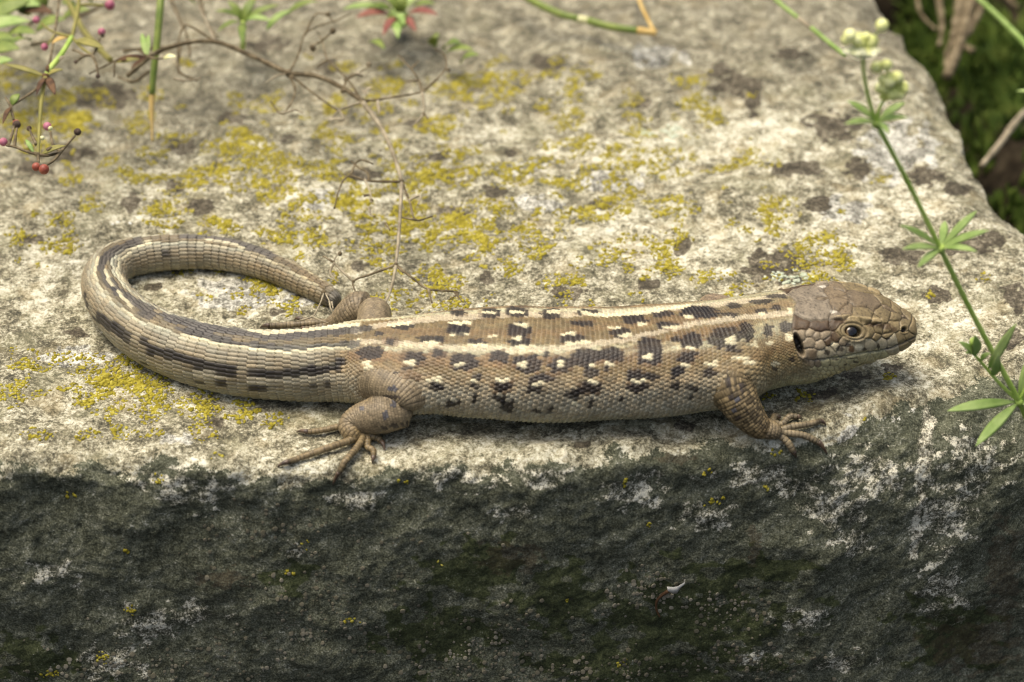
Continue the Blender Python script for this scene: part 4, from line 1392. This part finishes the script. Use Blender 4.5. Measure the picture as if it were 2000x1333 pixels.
# eyes: a dark ball with a thin golden ring
eye_mat, nt, bs = new_mat('eye')
a_ = nt.nodes.new('ShaderNodeAttribute')
a_.attribute_name = 'col'
nt.links.new(a_.outputs['Color'], bs.inputs['Base Color'])
bs.inputs['Roughness'].default_value = 0.06
bs.inputs['Specular IOR Level'].default_value = 0.6
exp_, eyp_ = K(ex, ey)
flatd = np.hypot(BPX[:nh] - exp_, BPY[:nh] - eyp_)
flatd[:, PH > 90] = 1e9
er_, ec_ = np.unravel_index(np.argmin(flatd), flatd.shape)
for (r_, c_) in ((er_, ec_), (er_, mir[ec_])):
    n_ = BN[r_, c_]
    cen = BV[r_, c_] - n_ * .130
    V, F = sphere(cen, .145, 32, 24)
    dirs = (V - cen) / .145
    n2 = n_ + np.array([.12, 0, 0])
    n2 /= np.linalg.norm(n2)
    cosv = dirs @ n2
    angd = np.degrees(np.arccos(np.clip(cosv, -1, 1)))
    ring = np.exp(-((angd - 44) / 3.5) ** 2)[:, None]
    C = np.array([.006, .005, .004]) + ring * np.array([.24, .16, .06]) + np.exp(-((angd - 56) / 7) ** 2)[:, None] * np.array([.07, .035, .015])
    obj('eye', mesh_data('eye', V, F, colr=C), eye_mat, lizard)

# ================================================================== PLANTS
def leaf_mesh(p0, p1, w, sag=0.0, up=(0, 0, 1), thick=.012, tipr=.05, cup=.12, n=11, wide=.45):
    """a thin solid leaf from p0 to p1, w wide, arching by sag; wide: where along it is broadest"""
    p0, p1 = np.asarray(p0, float), np.asarray(p1, float)
    d = p1 - p0
    L = np.linalg.norm(d)
    up = np.asarray(up, float)
    sd_ = np.cross(d / L, up)
    if np.linalg.norm(sd_) < 1e-3:
        sd_ = np.array([1.0, 0, 0])
    sd_ /= np.linalg.norm(sd_)
    nr = np.cross(sd_, d / L)
    t = np.linspace(0, 1, n)
    cen = p0 + d * t[:, None] + nr * (sag * 4 * t * (1 - t))[:, None]
    e = math.log(.5) / math.log(wide)
    wp = np.sin(np.pi * np.clip(t ** e, 0, 1)) ** .75
    wp = np.maximum(wp, .10 * (1 - t) + tipr * t) * w / 2
    V = []
    for k in range(n):
        s = wp[k]
        th = thick * (.4 + .6 * wp[k] / wp.max())
        prof = [(-1, cup * s), (-.5, cup * s * .3 + th * .5), (0, -.02 * s + th * .35), (.5, cup * s * .3 + th * .5), (1, cup * s), (.5, cup * s * .3 - th * .5), (0, -th), (-.5, cup * s * .3 - th * .5)]
        V += [cen[k] + sd_ * a * s + nr * b for a, b in prof]
    V = np.array(V)
    q = np.arange(n * 8).reshape(n, 8)
    Q = np.stack([q[:-1], np.roll(q, -1, 1)[:-1], np.roll(q, -1, 1)[1:], q[1:]], -1).reshape(-1, 4)
    return V, [Q, np.array([q[0][::-1]]), np.array([q[-1]])]


def smooth_path(P, n=None):
    P = np.asarray(P, float)
    if len(P) < 3:
        return np.linspace(P[0], P[-1], 6)
    t0 = np.concatenate([[0], np.cumsum(np.linalg.norm(np.diff(P, axis=0), axis=1))])
    return catmull(t0, P, np.linspace(0, t0[-1], n or len(P) * 6))


def part(name, VF, mat, parent):
    return obj(name, mesh_data(name, VF[0], VF[1]), mat, parent)


def stem(name, P, r0, r1, mat, parent, n=8, rough=0.0):
    P = smooth_path(P)
    R = np.linspace(r0, r1, len(P))
    if rough:
        R = R * (1 + rough * np.random.RandomState(len(P)).uniform(-1, 1, len(P)))
    return part(name, tube(P, R, n), mat, parent)


m_green1 = simple_mat('fresh_green', (.14, .21, .035), (.27, .33, .07), 300, .5, .4, trans=.25)
m_green2 = simple_mat('leaf_green', (.22, .34, .07), (.38, .50, .16), 260, .5, .4, trans=.25)
m_greenp = simple_mat('pale_leaf_green', (.22, .36, .07), (.42, .52, .19), 260, .55, .3, trans=.25)
m_stemg = simple_mat('green_stem', (.28, .42, .06), (.44, .56, .13), 200, .5, .4)
m_olive = simple_mat('olive_stem', (.16, .15, .035), (.27, .24, .06), 200, .6, .3)
m_bud = simple_mat('yellow_green_bud', (.70, .74, .20), (.90, .91, .45), 400, .55, .3, trans=.12)
m_petal = simple_mat('cream_petal', (.74, .76, .46), (.86, .87, .64), 400, .6, .3, trans=.3)
m_dry = simple_mat('dry_stem', (.055, .042, .022), (.135, .105, .058), 500, .8, .2, c3=(.25, .205, .125))
m_dryp = simple_mat('bleached_stem', (.18, .15, .095), (.37, .32, .215), 500, .8, .2)
m_brown = simple_mat('brown_leaf', (.045, .022, .010), (.12, .065, .028), 500, .7, .25)
m_pink = simple_mat('pink_berry', (.28, .06, .10), (.45, .16, .21), 700, .45, .4)
m_red = simple_mat('red_berry', (.22, .045, .025), (.36, .11, .06), 700, .45, .4)
m_dkb = simple_mat('withered_berry', (.035, .022, .016), (.12, .085, .06), 900, .8, .2, bumpd=.0004)
m_straw = simple_mat('straw', (.42, .27, .06), (.60, .44, .17), 300, .6, .3)
m_redl = simple_mat('red_leaf', (.16, .035, .025), (.25, .10, .06), 300, .5, .4)
m_cream = simple_mat('pale_bud', (.50, .50, .22), (.70, .68, .40), 600, .6, .3)

# ---- flowering bedstraw rising beside the stone's right end, in front of it
g = thing('bedstraw', 'flowering green bedstraw with whorled leaves and yellow-green buds rising past the lizard\'s snout', 'plant')
D0, D1 = 39.0, 35.2


def rb(x, y, dd=0.0):
    return pd(x, y, D1 + (D0 - D1) * np.clip((y - 60) / 720, 0, 3) + dd)


stem('stem', [rb(2160, 1500, 3), rb(2120, 1250, 2), rb(2060, 980, .8), rb(1995, 795), rb(1945, 700), rb(1890, 595), rb(1837, 487), rb(1775, 360), rb(1712, 242)], .050, .036, m_stemg, g)
stem('flower_stem', [rb(1712, 242), rb(1697, 195), rb(1688, 150), rb(1686, 110), rb(1690, 85)], .030, .020, m_stemg, g)
stem('flower_stem', [rb(1712, 242), rb(1718, 212), rb(1730, 190), rb(1738, 165)], .030, .018, m_stemg, g)
for (nx, ny, tips, w) in [
        (1837, 487, [(1757, 440, -.3), (1762, 487, -.7), (1792, 523, -.8), (1846, 432, .6), (1908, 412, .3), (1932, 450, -.2), (1908, 492, -.7)], .17),
        (1712, 242, [(1655, 197, .1), (1650, 243, -.6), (1768, 200, .2), (1773, 230, -.3), (1735, 262, -.9)], .16),
        (1990, 785, [(1850, 803, -.5), (1905, 872, -.9), (2070, 740, .2), (2080, 830, -.4), (2015, 690, .3)], .24)]:
    for (tx, ty, dz) in tips:
        part('leaf', leaf_mesh(rb(nx, ny), rb(tx, ty, dz), w * .74, .06, (0, -.5, 1), wide=.55), m_green2, g)
    part('node', sphere(rb(nx, ny), .075, 10, 8), m_stemg, g)
stem('side_shoot', [rb(1990, 785), rb(1955, 752), rb(1925, 718), rb(1905, 695)], .032, .022, m_stemg, g)
for (a, b, w) in [((1905, 695), (1872, 668), .13), ((1905, 695), (1903, 655), .17), ((1930, 722), (1985, 632), .15), ((1915, 705), (1935, 690), .10), ((1940, 735), (1950, 690), .14), ((1905, 692), (1885, 690), .1)]:
    part('leaf', leaf_mesh(rb(*a), rb(*b, -.15), w, .04, (0, -.6, 1)), m_greenp, g)
part('bud', sphere(rb(1902, 668), .07, 10, 8), m_stemg, g)
stem('side_shoot', [rb(1990, 785), rb(2010, 745), rb(2020, 700)], .03, .02, m_stemg, g)
for (x, y, r) in [(1660, 70, 13), (1678, 76, 12), (1700, 82, 15), (1723, 50, 13), (1692, 72, 9), (1713, 132, 12), (1731, 128, 12), (1752, 152, 13), (1763, 170, 12), (1736, 160, 14), (1720, 172, 12), (1744, 184, 14),
                  (1728, 188, 11), (1758, 186, 10)] + [(float(RNG.normal(a, 13)), float(RNG.normal(b, 11)), float(RNG.uniform(7, 11))) for a, b in [(1685, 84)] * 9 + [(1740, 164)] * 12]:
    c = rb(x, y, -.12 + .02 * (x % 7))
    part('bud', sphere(c, r * 36 * KP, 12, 8), m_bud, g)
    base = rb(1738, 175) if y > 120 else rb(1688, 105)
    stem('pedicel', [base, (base + c) / 2 + np.array([0, 0, .01]), c], .012, .010, m_stemg, g, 6)
for (cx, cy) in [(1680, 112), (1668, 104), (1698, 106)]:
    c = rb(cx, cy, -.2)
    for q in range(4):
        a = q * math.pi / 2 + .4 + cx
        d = np.array([math.cos(a), math.sin(a) * .8 - .1, .25])
        part('petal', leaf_mesh(c, c + d * .17, .12, .02, (0, -.4, 1)), m_petal, g)
    part('flower_centre', sphere(c, .03, 8, 6), m_bud, g)


# ---- bedstraw with pink fruits hanging in over the back left corner
def z5(x, y, z=2.2, dz=0.0):
    return pz(x / 3.702, y / 3.702, z + dz)


g = thing('fruiting_bedstraw', 'fruiting bedstraw with pink and withered berries hanging over the stone', 'plant')
stem('stem', [z5(580, -150), z5(570, 0), z5(558, 110), z5(520, 270)], .040, .034, m_olive, g)
stem('stem', [z5(520, 270), z5(440, 400), z5(360, 500), z5(330, 555)], .044, .048, m_stemg, g)
stem('stem', [z5(330, 555), z5(310, 650), z5(292, 820), z5(275, 1120)], .042, .026, m_olive, g)
stem('dry_stalk', [z5(440, -150), z5(425, 30), z5(398, 220), z5(362, 440), z5(335, 550)], .028, .022, m_dry, g, 7, .15)
for P in [[(520, 270), (400, 237), (340, 205), (300, 170)], [(400, 240), (375, 285), (345, 325)], [(520, 270), (590, 345), (665, 400)], [(665, 400), (695, 360), (722, 280)],
          [(665, 400), (695, 460), (708, 535)], [(665, 400), (610, 405), (550, 448)], [(610, 405), (565, 375), (525, 362)], [(568, 38), (650, 36), (752, 40)],
          [(330, 555), (255, 650), (170, 710), (78, 768)], [(78, 768), (55, 730), (40, 708)], [(78, 768), (90, 830), (100, 868)], [(275, 1120), (190, 1095), (105, 1062), (45, 1052)],
          [(105, 1062), (112, 990), (122, 930)], [(60, 1055), (90, 960), (105, 900)], [(260, 1045), (235, 990), (212, 930)], [(275, 1120), (350, 1125), (440, 1100)],
          [(440, 1100), (490, 1040), (540, 985)], [(440, 1100), (385, 1050), (365, 960)], [(440, 1100), (390, 1160), (330, 1200)], [(275, 1120), (278, 1180), (272, 1200)]]:
    stem('fruit_stalk', [z5(*q) for q in P], .028, .020, m_dry if P[0][1] > 300 else m_olive, g, 6, .1)
for (x, y, r, mt) in [(262, 145, 30, m_pink), (322, 342, 30, m_pink), (735, 232, 32, m_pink), (742, 258, 18, m_dkb), (795, 38, 42, m_pink), (708, 552, 18, m_dkb), (548, 450, 15, m_dkb),
                      (120, 902, 32, m_dkb), (25, 1028, 32, m_pink), (342, 915, 32, m_pink), (365, 930, 18, m_cream), (306, 1000, 18, m_cream), (210, 930, 20, m_dkb), (560, 955, 28, m_dkb),
                      (262, 1208, 32, m_red), (318, 1226, 38, m_red), (305, 1208, 24, m_dkb), (118, 895, 30, m_red)]:
    part('berry', sphere(z5(x, y), r / 3.702 * 42 * KP, 14, 10), mt, g)
for (a, b, w, mt) in [((548, 292), (752, 352), .19, m_olive), ((490, 275), (375, 318), .11, m_straw), ((330, 555), (20, 465), .10, m_olive), ((345, 560), (400, 690), .15, m_brown),
                      ((330, 560), (262, 690), .10, m_brown), ((345, 545), (460, 505), .09, m_olive), ((85, 765), (140, 680), .15, m_green1), ((80, 775), (20, 900), .09, m_brown), ((345, 540), (350, 465), .07, m_brown),
                      ((300, 1118), (475, 1055), .11, m_olive), ((245, 1110), (185, 1010), .08, m_greenp), ((330, 1112), (390, 1060), .06, m_dry), ((430, 450), (480, 410), .09, m_dryp)]:
    part('leaf', leaf_mesh(z5(*a), z5(*b, dz=.12), w, .05, (0, -.5, 1)), mt, g)
part('node', sphere(z5(330, 555), .065, 10, 8), m_brown, g)
part('node', sphere(z5(275, 1120), .045, 10, 8), m_dry, g)

# ---- dry branched bedstraw lying over the middle of the stone
def z6(x, y):
    px, py = 330 + x / 2.222, y / 2.222
    z = np.interp(py, [0, 140, 350, 520, 600], [2.0, 1.5, .95, .55, .25])
    return pz(px, py, float(z))


g = thing('dry_bedstraw', 'dead brown branching bedstraw stem sprawling over the stone towards the lizard\'s back', 'plant')
stem('stem', [z6(-180, 330), z6(-60, 235), z6(60, 190), z6(200, 182), z6(350, 240), z6(520, 320)], .038, .046, m_dry, g, 8, .12)
stem('stem', [z6(520, 320), z6(640, 332), z6(750, 380), z6(840, 442)], .044, .040, m_dry, g, 8, .12)
stem('stem', [z6(840, 442), z6(930, 570), z6(985, 700), z6(1010, 790)], .046, .036, m_dryp, g, 8, .10)
stem('stem', [z6(1010, 790), z6(1002, 950), z6(985, 1150), z6(962, 1260), z6(925, 1345)], .034, .022, m_dryp, g, 8, .10)
for P in [[(520, 320), (560, 240), (590, 150), (640, 118), (720, 92), (790, 60)], [(520, 320), (548, 400), (490, 495), (440, 440)], [(490, 495), (550, 478), (580, 490)],
          [(520, 320), (600, 385), (660, 430), (760, 500)], [(200, 182), (165, 100), (130, 30)], [(200, 182), (120, 130), (70, 110), (40, 190), (42, 320)], [(20, 342), (80, 352), (140, 338)],
          [(520, 320), (470, 330), (420, 360)], [(590, 150), (640, 60), (690, 70), (720, 100)], [(840, 442), (775, 345), (690, 260), (665, 180), (642, 135)], [(690, 260), (640, 292)],
          [(665, 180), (608, 202)], [(665, 175), (712, 138)], [(840, 442), (960, 425), (1098, 400), (1105, 385)], [(1100, 400), (1085, 350), (1050, 300), (995, 240)], [(1050, 300), (1085, 262)],
          [(1085, 350), (1030, 355)], [(1100, 400), (1200, 300), (1192, 235), (1155, 215)], [(1200, 300), (1215, 312)], [(1100, 400), (1105, 490), (1056, 550)], [(1105, 490), (1125, 520)],
          [(840, 442), (740, 480), (695, 525)], [(740, 480), (760, 520), (735, 525)], [(755, 385), (775, 345), (800, 322), (840, 332)], [(760, 350), (870, 292)], [(1010, 790), (860, 785), (778, 765), (740, 820), (718, 905)],
          [(870, 785), (860, 750), (825, 730), (790, 698)], [(790, 760), (810, 710), (835, 695), (885, 712)], [(850, 780), (872, 830), (878, 880)], [(845, 850), (878, 845)], [(868, 900), (875, 930), (892, 942)],
          [(1010, 790), (1045, 880), (1072, 955), (1145, 940)], [(1072, 955), (1010, 945)], [(1040, 870), (1090, 850), (1080, 890)], [(985, 1150), (880, 1190), (800, 1222), (808, 1265)], [(800, 1222), (718, 1140), (735, 1100)],
          [(718, 1140), (700, 1185), (735, 1230)], [(718, 1140), (668, 1112)], [(985, 1150), (1060, 1210), (1125, 1255), (1255, 1270), (1215, 1302)], [(1125, 1255), (1142, 1315)], [(1240, 1268), (1272, 1310)],
          [(985, 1150), (1015, 1185)], [(940, 970), (960, 1000)]]:
    stem('twig', [z6(*q) for q in P], .024, .013, m_dry if len(P) != 3 else m_dryp, g, 6, .18)
for (x, y, r) in [(520, 320, .075), (840, 442, .06), (1010, 790, .045), (985, 1150, .04), (868, 282, .05), (625, 210, .06), (755, 395, .05), (880, 870, .03), (718, 903, .022), (890, 940, .02), (1105, 495, .035), (712, 135, .06),
                  (800, 1222, .03), (742, 1102, .04), (1215, 305, .03), (690, 62, .05)]:
    part('knot', sphere(z6(x, y), r, 8, 6), m_dry, g)
for (a, b) in [((850, 400), (890, 378)), ((905, 430), (912, 500)), ((690, 525), (765, 520)), ((800, 320), (845, 330)), ((860, 420), (835, 390))]:
    part('withered_leaf', leaf_mesh(z6(*a), z6(*b), .07, .03), m_dryp, g)


def zH(x, y, z=.32):
    return pz(500 + x / 3.173, 540 + y / 3.173, z)


g = thing('dry_twig', 'thin pale dry twig leaning over the blunt tip of the lizard\'s tail', 'twig')
for P in [[(425, 90), (405, 150), (375, 215), (350, 250), (240, 282)], [(350, 250), (400, 275), (450, 290)], [(455, 155), (462, 195), (480, 232)], [(425, 95), (455, 155)], [(470, 160), (478, 200)]]:
    stem('twig', [zH(*q) for q in P], .016, .010, m_dryp, g, 6, .15)
part('knot', sphere(zH(420, 100), .045, 8, 6), m_dry, g)

# ---- grass and leaves at the back of the stone
g = thing('tall_grass', 'narrow upright green grass blade with a yellow withered tip on the stone', 'grass')
P = smooth_path([pz(322, -120, 2.6), pz(314, 0, 2.2), pz(306, 90, 1.6), pz(300, 145, 1.2), pz(297, 185, .9)])
part('blade', tube(P, np.linspace(.085, .055, len(P)), 8), m_green1, g)
P = smooth_path([pz(297, 183, .905), pz(296, 215, .7), pz(297, 245, .5), pz(297, 276, .3)])
part('withered_tip', tube(P, np.linspace(.055, .014, len(P)), 8), m_straw, g)


def stalk(label, pix, mats, r, z, name='grass_stalk'):
    g = thing(name, label, 'grass')
    for seg, mt in zip(pix, mats):
        P = smooth_path([pz(x, y, z) for x, y in seg])
        part('stem', tube(P, np.linspace(r, r * .9, len(P)), 8), mt, g)
    return g


g = stalk('bent green grass stalk with a pale joint and a straw-coloured end node', [[(980, -40), (1040, 2), (1095, 28), (1130, 37)], [(1130, 37), (1150, 41)], [(1150, 41), (1190, 52), (1245, 60)], [(1245, 60), (1262, 62), (1282, 64)]],
      [m_green1, m_cream, m_green1, m_straw], .075, .55)
stalk('thin straw-yellow dry strand touching the bent green stalk', [[(1235, -50), (1250, 5), (1265, 38), (1276, 58)]], [m_straw], .04, .5, 'grass_strand')
stalk('thin straight green stem with a brown joint crossing the stone behind the flower buds', [[(1490, -30), (1520, 4), (1560, 36)], [(1560, 36), (1585, 55)], [(1585, 55), (1620, 84), (1650, 108)]], [m_green2, m_dryp, m_green2], .045, 1.2)
stalk('grey-green slanting stalk behind the pink berries', [[(100, -40), (135, 8), (160, 55), (190, 92), (216, 118)]], [m_olive], .06, 1.3)


def plant(name, label, z, leaves, mats_default, cat='plant'):
    g = thing(name, label, cat)
    for L in leaves:
        a, b, w = L[:3]
        mt = L[3] if len(L) > 3 else mats_default
        part('leaf', leaf_mesh(pz(*a, z), pz(*b, z + .35), w, .10, (0, -.35, 1), .02), mt, g)
    return g


g = plant('leafy_weed', 'clump of broad fresh green leaves behind the stem with pink berries', 1.0,
          [((-30, 45), (60, 2), .42), ((-40, 62), (58, 42), .34, m_greenp), ((-30, 108), (38, 96), .40), ((70, 62), (128, 38), .30), ((60, 30), (20, -10), .4), ((120, 40), (175, 20), .26), ((-20, 20), (30, -20), .4),
           ((40, 25), (105, 28), .30, m_brown), ((150, 30), (120, 5), .25), ((60, 80), (20, 88), .2), ((10, 70), (70, 66), .3), ((90, 20), (60, -12), .34), ((-20, 140), (25, 118), .25, m_greenp), ((180, 10), (150, -15), .3), ((10, 15), (80, 12), .34, m_greenp), ((-30, 85), (30, 78), .3)], m_green1)
stem('stalk', [pz(-40, 140, .2), pz(-30, 100, .9), pz(-20, 60, 1.0)], .06, .05, m_stemg, g)
g = plant('cleavers_seedling', 'whorl of narrow bright green leaves rising behind the dry stems', .8,
          [((474, 48), (474, 88), .16), ((474, 46), (425, 62), .13), ((474, 46), (500, -5), .20), ((476, 44), (530, 42), .17, m_greenp), ((474, 44), (445, 2), .17), ((474, 42), (420, 22), .14), ((520, 60), (570, 20), .16, m_greenp),
           ((476, 46), (545, 10), .16), ((560, 30), (620, 2), .16), ((380, 10), (340, -15), .2)], m_green1)
stem('stalk', [pz(474, 95, .1), pz(476, 60, .6), pz(474, 44, .85)], .05, .04, m_stemg, g)
g = plant('stonecrop', 'small stonecrop rosette with red and yellow-green leaves on the back of the stone', .5,
          [((765, 30), (695, 35), .24, m_redl), ((775, 35), (748, 70), .18, m_redl), ((775, 38), (777, 76), .22, m_greenp), ((785, 35), (812, 62), .20, m_redl), ((795, 28), (855, 30), .22, m_redl), ((770, 28), (720, 12), .2, m_green1),
           ((780, 26), (750, -8), .24, m_green1), ((790, 24), (820, -6), .22, m_greenp), ((785, 26), (785, -14), .22, m_green1), ((760, 20), (670, 18), .2, m_greenp), ((775, 30), (790, 50), .2, m_greenp), ((800, 20), (850, 8), .18, m_green1)], m_green1)
part('crown', sphere(pz(778, 36, .3), .22, 12, 8), m_green2, g)
for lab, L in [('cluster of small fresh green leaves lying flat on the stone beside the stonecrop', [((846, 90), (858, 70), .22), ((868, 98), (900, 85), .24), ((868, 105), (925, 98), .20), ((900, 125), (935, 108), .22), ((850, 95), (850, 75), .15)]),
               ('single short green leaf lying on the stone below the stonecrop', [((722, 84), (752, 97), .19)])]:
    plant('leaf_sprig' if len(L) > 1 else 'fallen_leaf', lab, .28, L, m_green1, 'leaf')
g = thing('dead_stalks', 'tangle of dark brown dead stalks around the broad green leaves and berry stems', 'twig')
for P in [[(-20, 92), (30, 76), (66, 40), (100, 15)], [(150, 35), (200, 12), (240, -10)], [(60, 88), (100, 80), (150, 60)], [(330, -10), (352, 40), (365, 70), (372, 110)], [(390, -10), (402, 40), (425, 75)], [(240, 100), (285, 95), (330, 92), (380, 80)],
          [(290, 140), (260, 160), (230, 150)], [(352, 90), (350, 140), (385, 158)]]:
    stem('stalk', [pz(x, y, 1.0) for x, y in P], .035, .022, m_dry, g, 6, .15)
g = thing('bedstraw_sprig', 'small sprig with brown leaves and yellow-green buds beside the upright grass blade', 'plant')
for (a, b, w, mt) in [((1060, 405), (1025, 240), .12, m_greenp), ((1065, 405), (1075, 250), .10, m_greenp), ((1060, 412), (830, 440), .13, m_brown), ((1055, 420), (945, 500), .08, m_brown), ((1180, 422), (1275, 412), .12, m_cream), ((840, 455), (1010, 430), .10, m_olive)]:
    part('leaf', leaf_mesh(z5(*a, 1.9), z5(*b, 2.0), w, .03, (0, -.5, 1)), mt, g)
for P in [[(1060, 410), (940, 425), (830, 445), (735, 490), (645, 535)], [(830, 445), (826, 500), (826, 555)], [(1060, 410), (1120, 425), (1185, 424)], [(1060, 405), (1010, 370), (980, 355)], [(1060, 412), (1180, 352), (1400, 300)]]:
    stem('twig', [z5(*q, 1.9) for q in P], .022, .014, m_dry, g, 6, .1)

# ---- petal fragment and curled brown bract caught on the front of the stone
g = thing('petal_scrap', 'torn white petal scrap with a curled dark stalk stuck to the dark front face', 'petal')
m_scrap = simple_mat('white_scrap', (.42, .41, .36), (.62, .61, .55), 600, .6, .3, trans=.2)
pp = [sp(x, y, .05) for x, y in [(1303, 1156), (1312, 1160), (1322, 1158), (1332, 1150), (1338, 1140), (1340, 1131)]]
qq = [sp(x, y, .13) for x, y in [(1305, 1150), (1313, 1152), (1321, 1149), (1328, 1144), (1335, 1138), (1339, 1132)]]
Vt = np.array([v for a, b in zip(pp, qq) for v in (a, (a + b) / 2 + np.array([0, -.035, .0]), b)])
nV = len(Vt)
Vt = np.concatenate([Vt, Vt + np.array([0, .014, -.008])])
Fq = []
for k in range(5):
    for j in range(2):
        a = k * 3 + j
        Fq += [(a, a + 3, a + 4, a + 1), (nV + a, nV + a + 1, nV + a + 4, nV + a + 3)]
    Fq += [(k * 3, nV + k * 3, nV + k * 3 + 3, k * 3 + 3), (k * 3 + 2, k * 3 + 5, nV + k * 3 + 5, nV + k * 3 + 2)]
part('petal', (Vt, [np.array(Fq)]), m_scrap, g)
stem('stalk', [sp(1304, 1156, .03), sp(1292, 1165, .03), sp(1282, 1178, .03), sp(1280, 1192, .03), sp(1290, 1207, .02)], .03, .012, m_brown, g, 8)

# ---- the gap behind the stone's right side: moss, dead stalks, a grass blade
moss_mats = simple_mat('moss', (.018, .036, .005), (.062, .10, .013), 120, .85, .2, c3=(.14, .18, .035))
MV, MQ = [], []
rm = np.random.RandomState(9)
nm = 0
gxi = gx


def ground_z(x, y):
    i = np.clip(np.interp(y, gx, np.arange(n_g)), 0, n_g - 1.001)
    j = np.clip(np.interp(x, gx, np.arange(n_g)), 0, n_g - 1.001)
    a, b = i.astype(int), j.astype(int)
    u, v = i - a, j - b
    return (GZ[a, b] * (1 - u) + GZ[a + 1, b] * u) * (1 - v) + (GZ[a, b + 1] * (1 - u) + GZ[a + 1, b + 1] * u) * v


n_g = len(gx)
while nm < 8000:
    x, y = rm.uniform(7.2, 14), rm.uniform(1.5, 19)
    dens_ = float(perlin(np.array(x * .45), np.array(y * .45), 501)) + .25
    if rm.rand() > np.clip(dens_ * 1.6, .03, 1):
        continue
    z = float(ground_z(np.array([x]), np.array([y]))[0])
    h = rm.uniform(.12, .42)
    lean = rm.normal(0, .16, 2)
    tip = np.array([x + lean[0], y + lean[1], z + h])
    b0_ = np.array([x, y, z - .15])
    w = rm.uniform(.05, .12)
    a0 = rm.uniform(0, 6.28)
    # one shoot: a spindle of four sides with a leafy bulge
    rings = []
    for f, ww in ((0, .35), (.35, 1.0), (.7, .8), (1.0, .12)):
        c = b0_ + (tip - b0_) * f
        rings += [c + w * ww * rm.uniform(.6, 1.3) * np.array([math.cos(a0 + q * 1.571), math.sin(a0 + q * 1.571), 0]) for q in range(4)]
    MV += rings
    o_ = nm * 16
    for k in range(3):
        for q in range(4):
            MQ.append((o_ + k * 4 + q, o_ + k * 4 + (q + 1) % 4, o_ + k * 4 + 4 + (q + 1) % 4, o_ + k * 4 + 4 + q))
    nm += 1
mo = obj('moss', mesh_data('moss', np.array(MV), [np.array(MQ)]), moss_mats)
mo['kind'] = 'stuff'


def stalks(label, items, z, mt):
    g = thing('dead_stalks', label, 'twig')
    for P, r in items:
        stem('stalk', [pz(x, y, z) for x, y in P], r, r * .6, mt, g, 7, .2)


stalks('thick bundle of pale dead stalks leaning in the mossy gap beside the stone', [([(1905, -40), (1890, 30), (1872, 90), (1850, 150)], .17), ([(1880, -30), (1868, 40), (1860, 80)], .12), ([(1920, 10), (1895, 60), (1878, 85), (1900, 102)], .08),
                                         ([(1830, -20), (1840, 50), (1835, 90)], .08), ([(1860, 85), (1885, 90), (1905, 98)], .06), ([(1790, -10), (1800, 30), (1830, 60)], .05), ([(1960, -20), (1975, 5), (1990, 15)], .07), ([(1870, 60), (1850, 100), (1846, 130)], .06)], -1.6, m_dry)
stalks('single slanting dead stalk low in the mossy gap beside the stone', [([(2060, 165), (1990, 232), (1950, 285), (1916, 325)], .09)], -1.8, m_dryp)
g = thing('tall_grass', 'long arching green grass blade over the mossy gap', 'grass')
P = [pz(1885, -25, 0), pz(1925, 10, 0), pz(1965, 48, 0), pz(2010, 95, 0), pz(2060, 160, 0)]
Pp = smooth_path(P)
part('blade', tube(Pp, np.linspace(.05, .075, len(Pp)), 6), m_green2, g)
g = thing('fallen_leaf', 'tip of a small pale green leaf beside the mossy gap', 'leaf')
part('leaf', leaf_mesh(pz(2040, 185, .3), pz(1985, 178, .3), .16, .03), m_greenp, g)
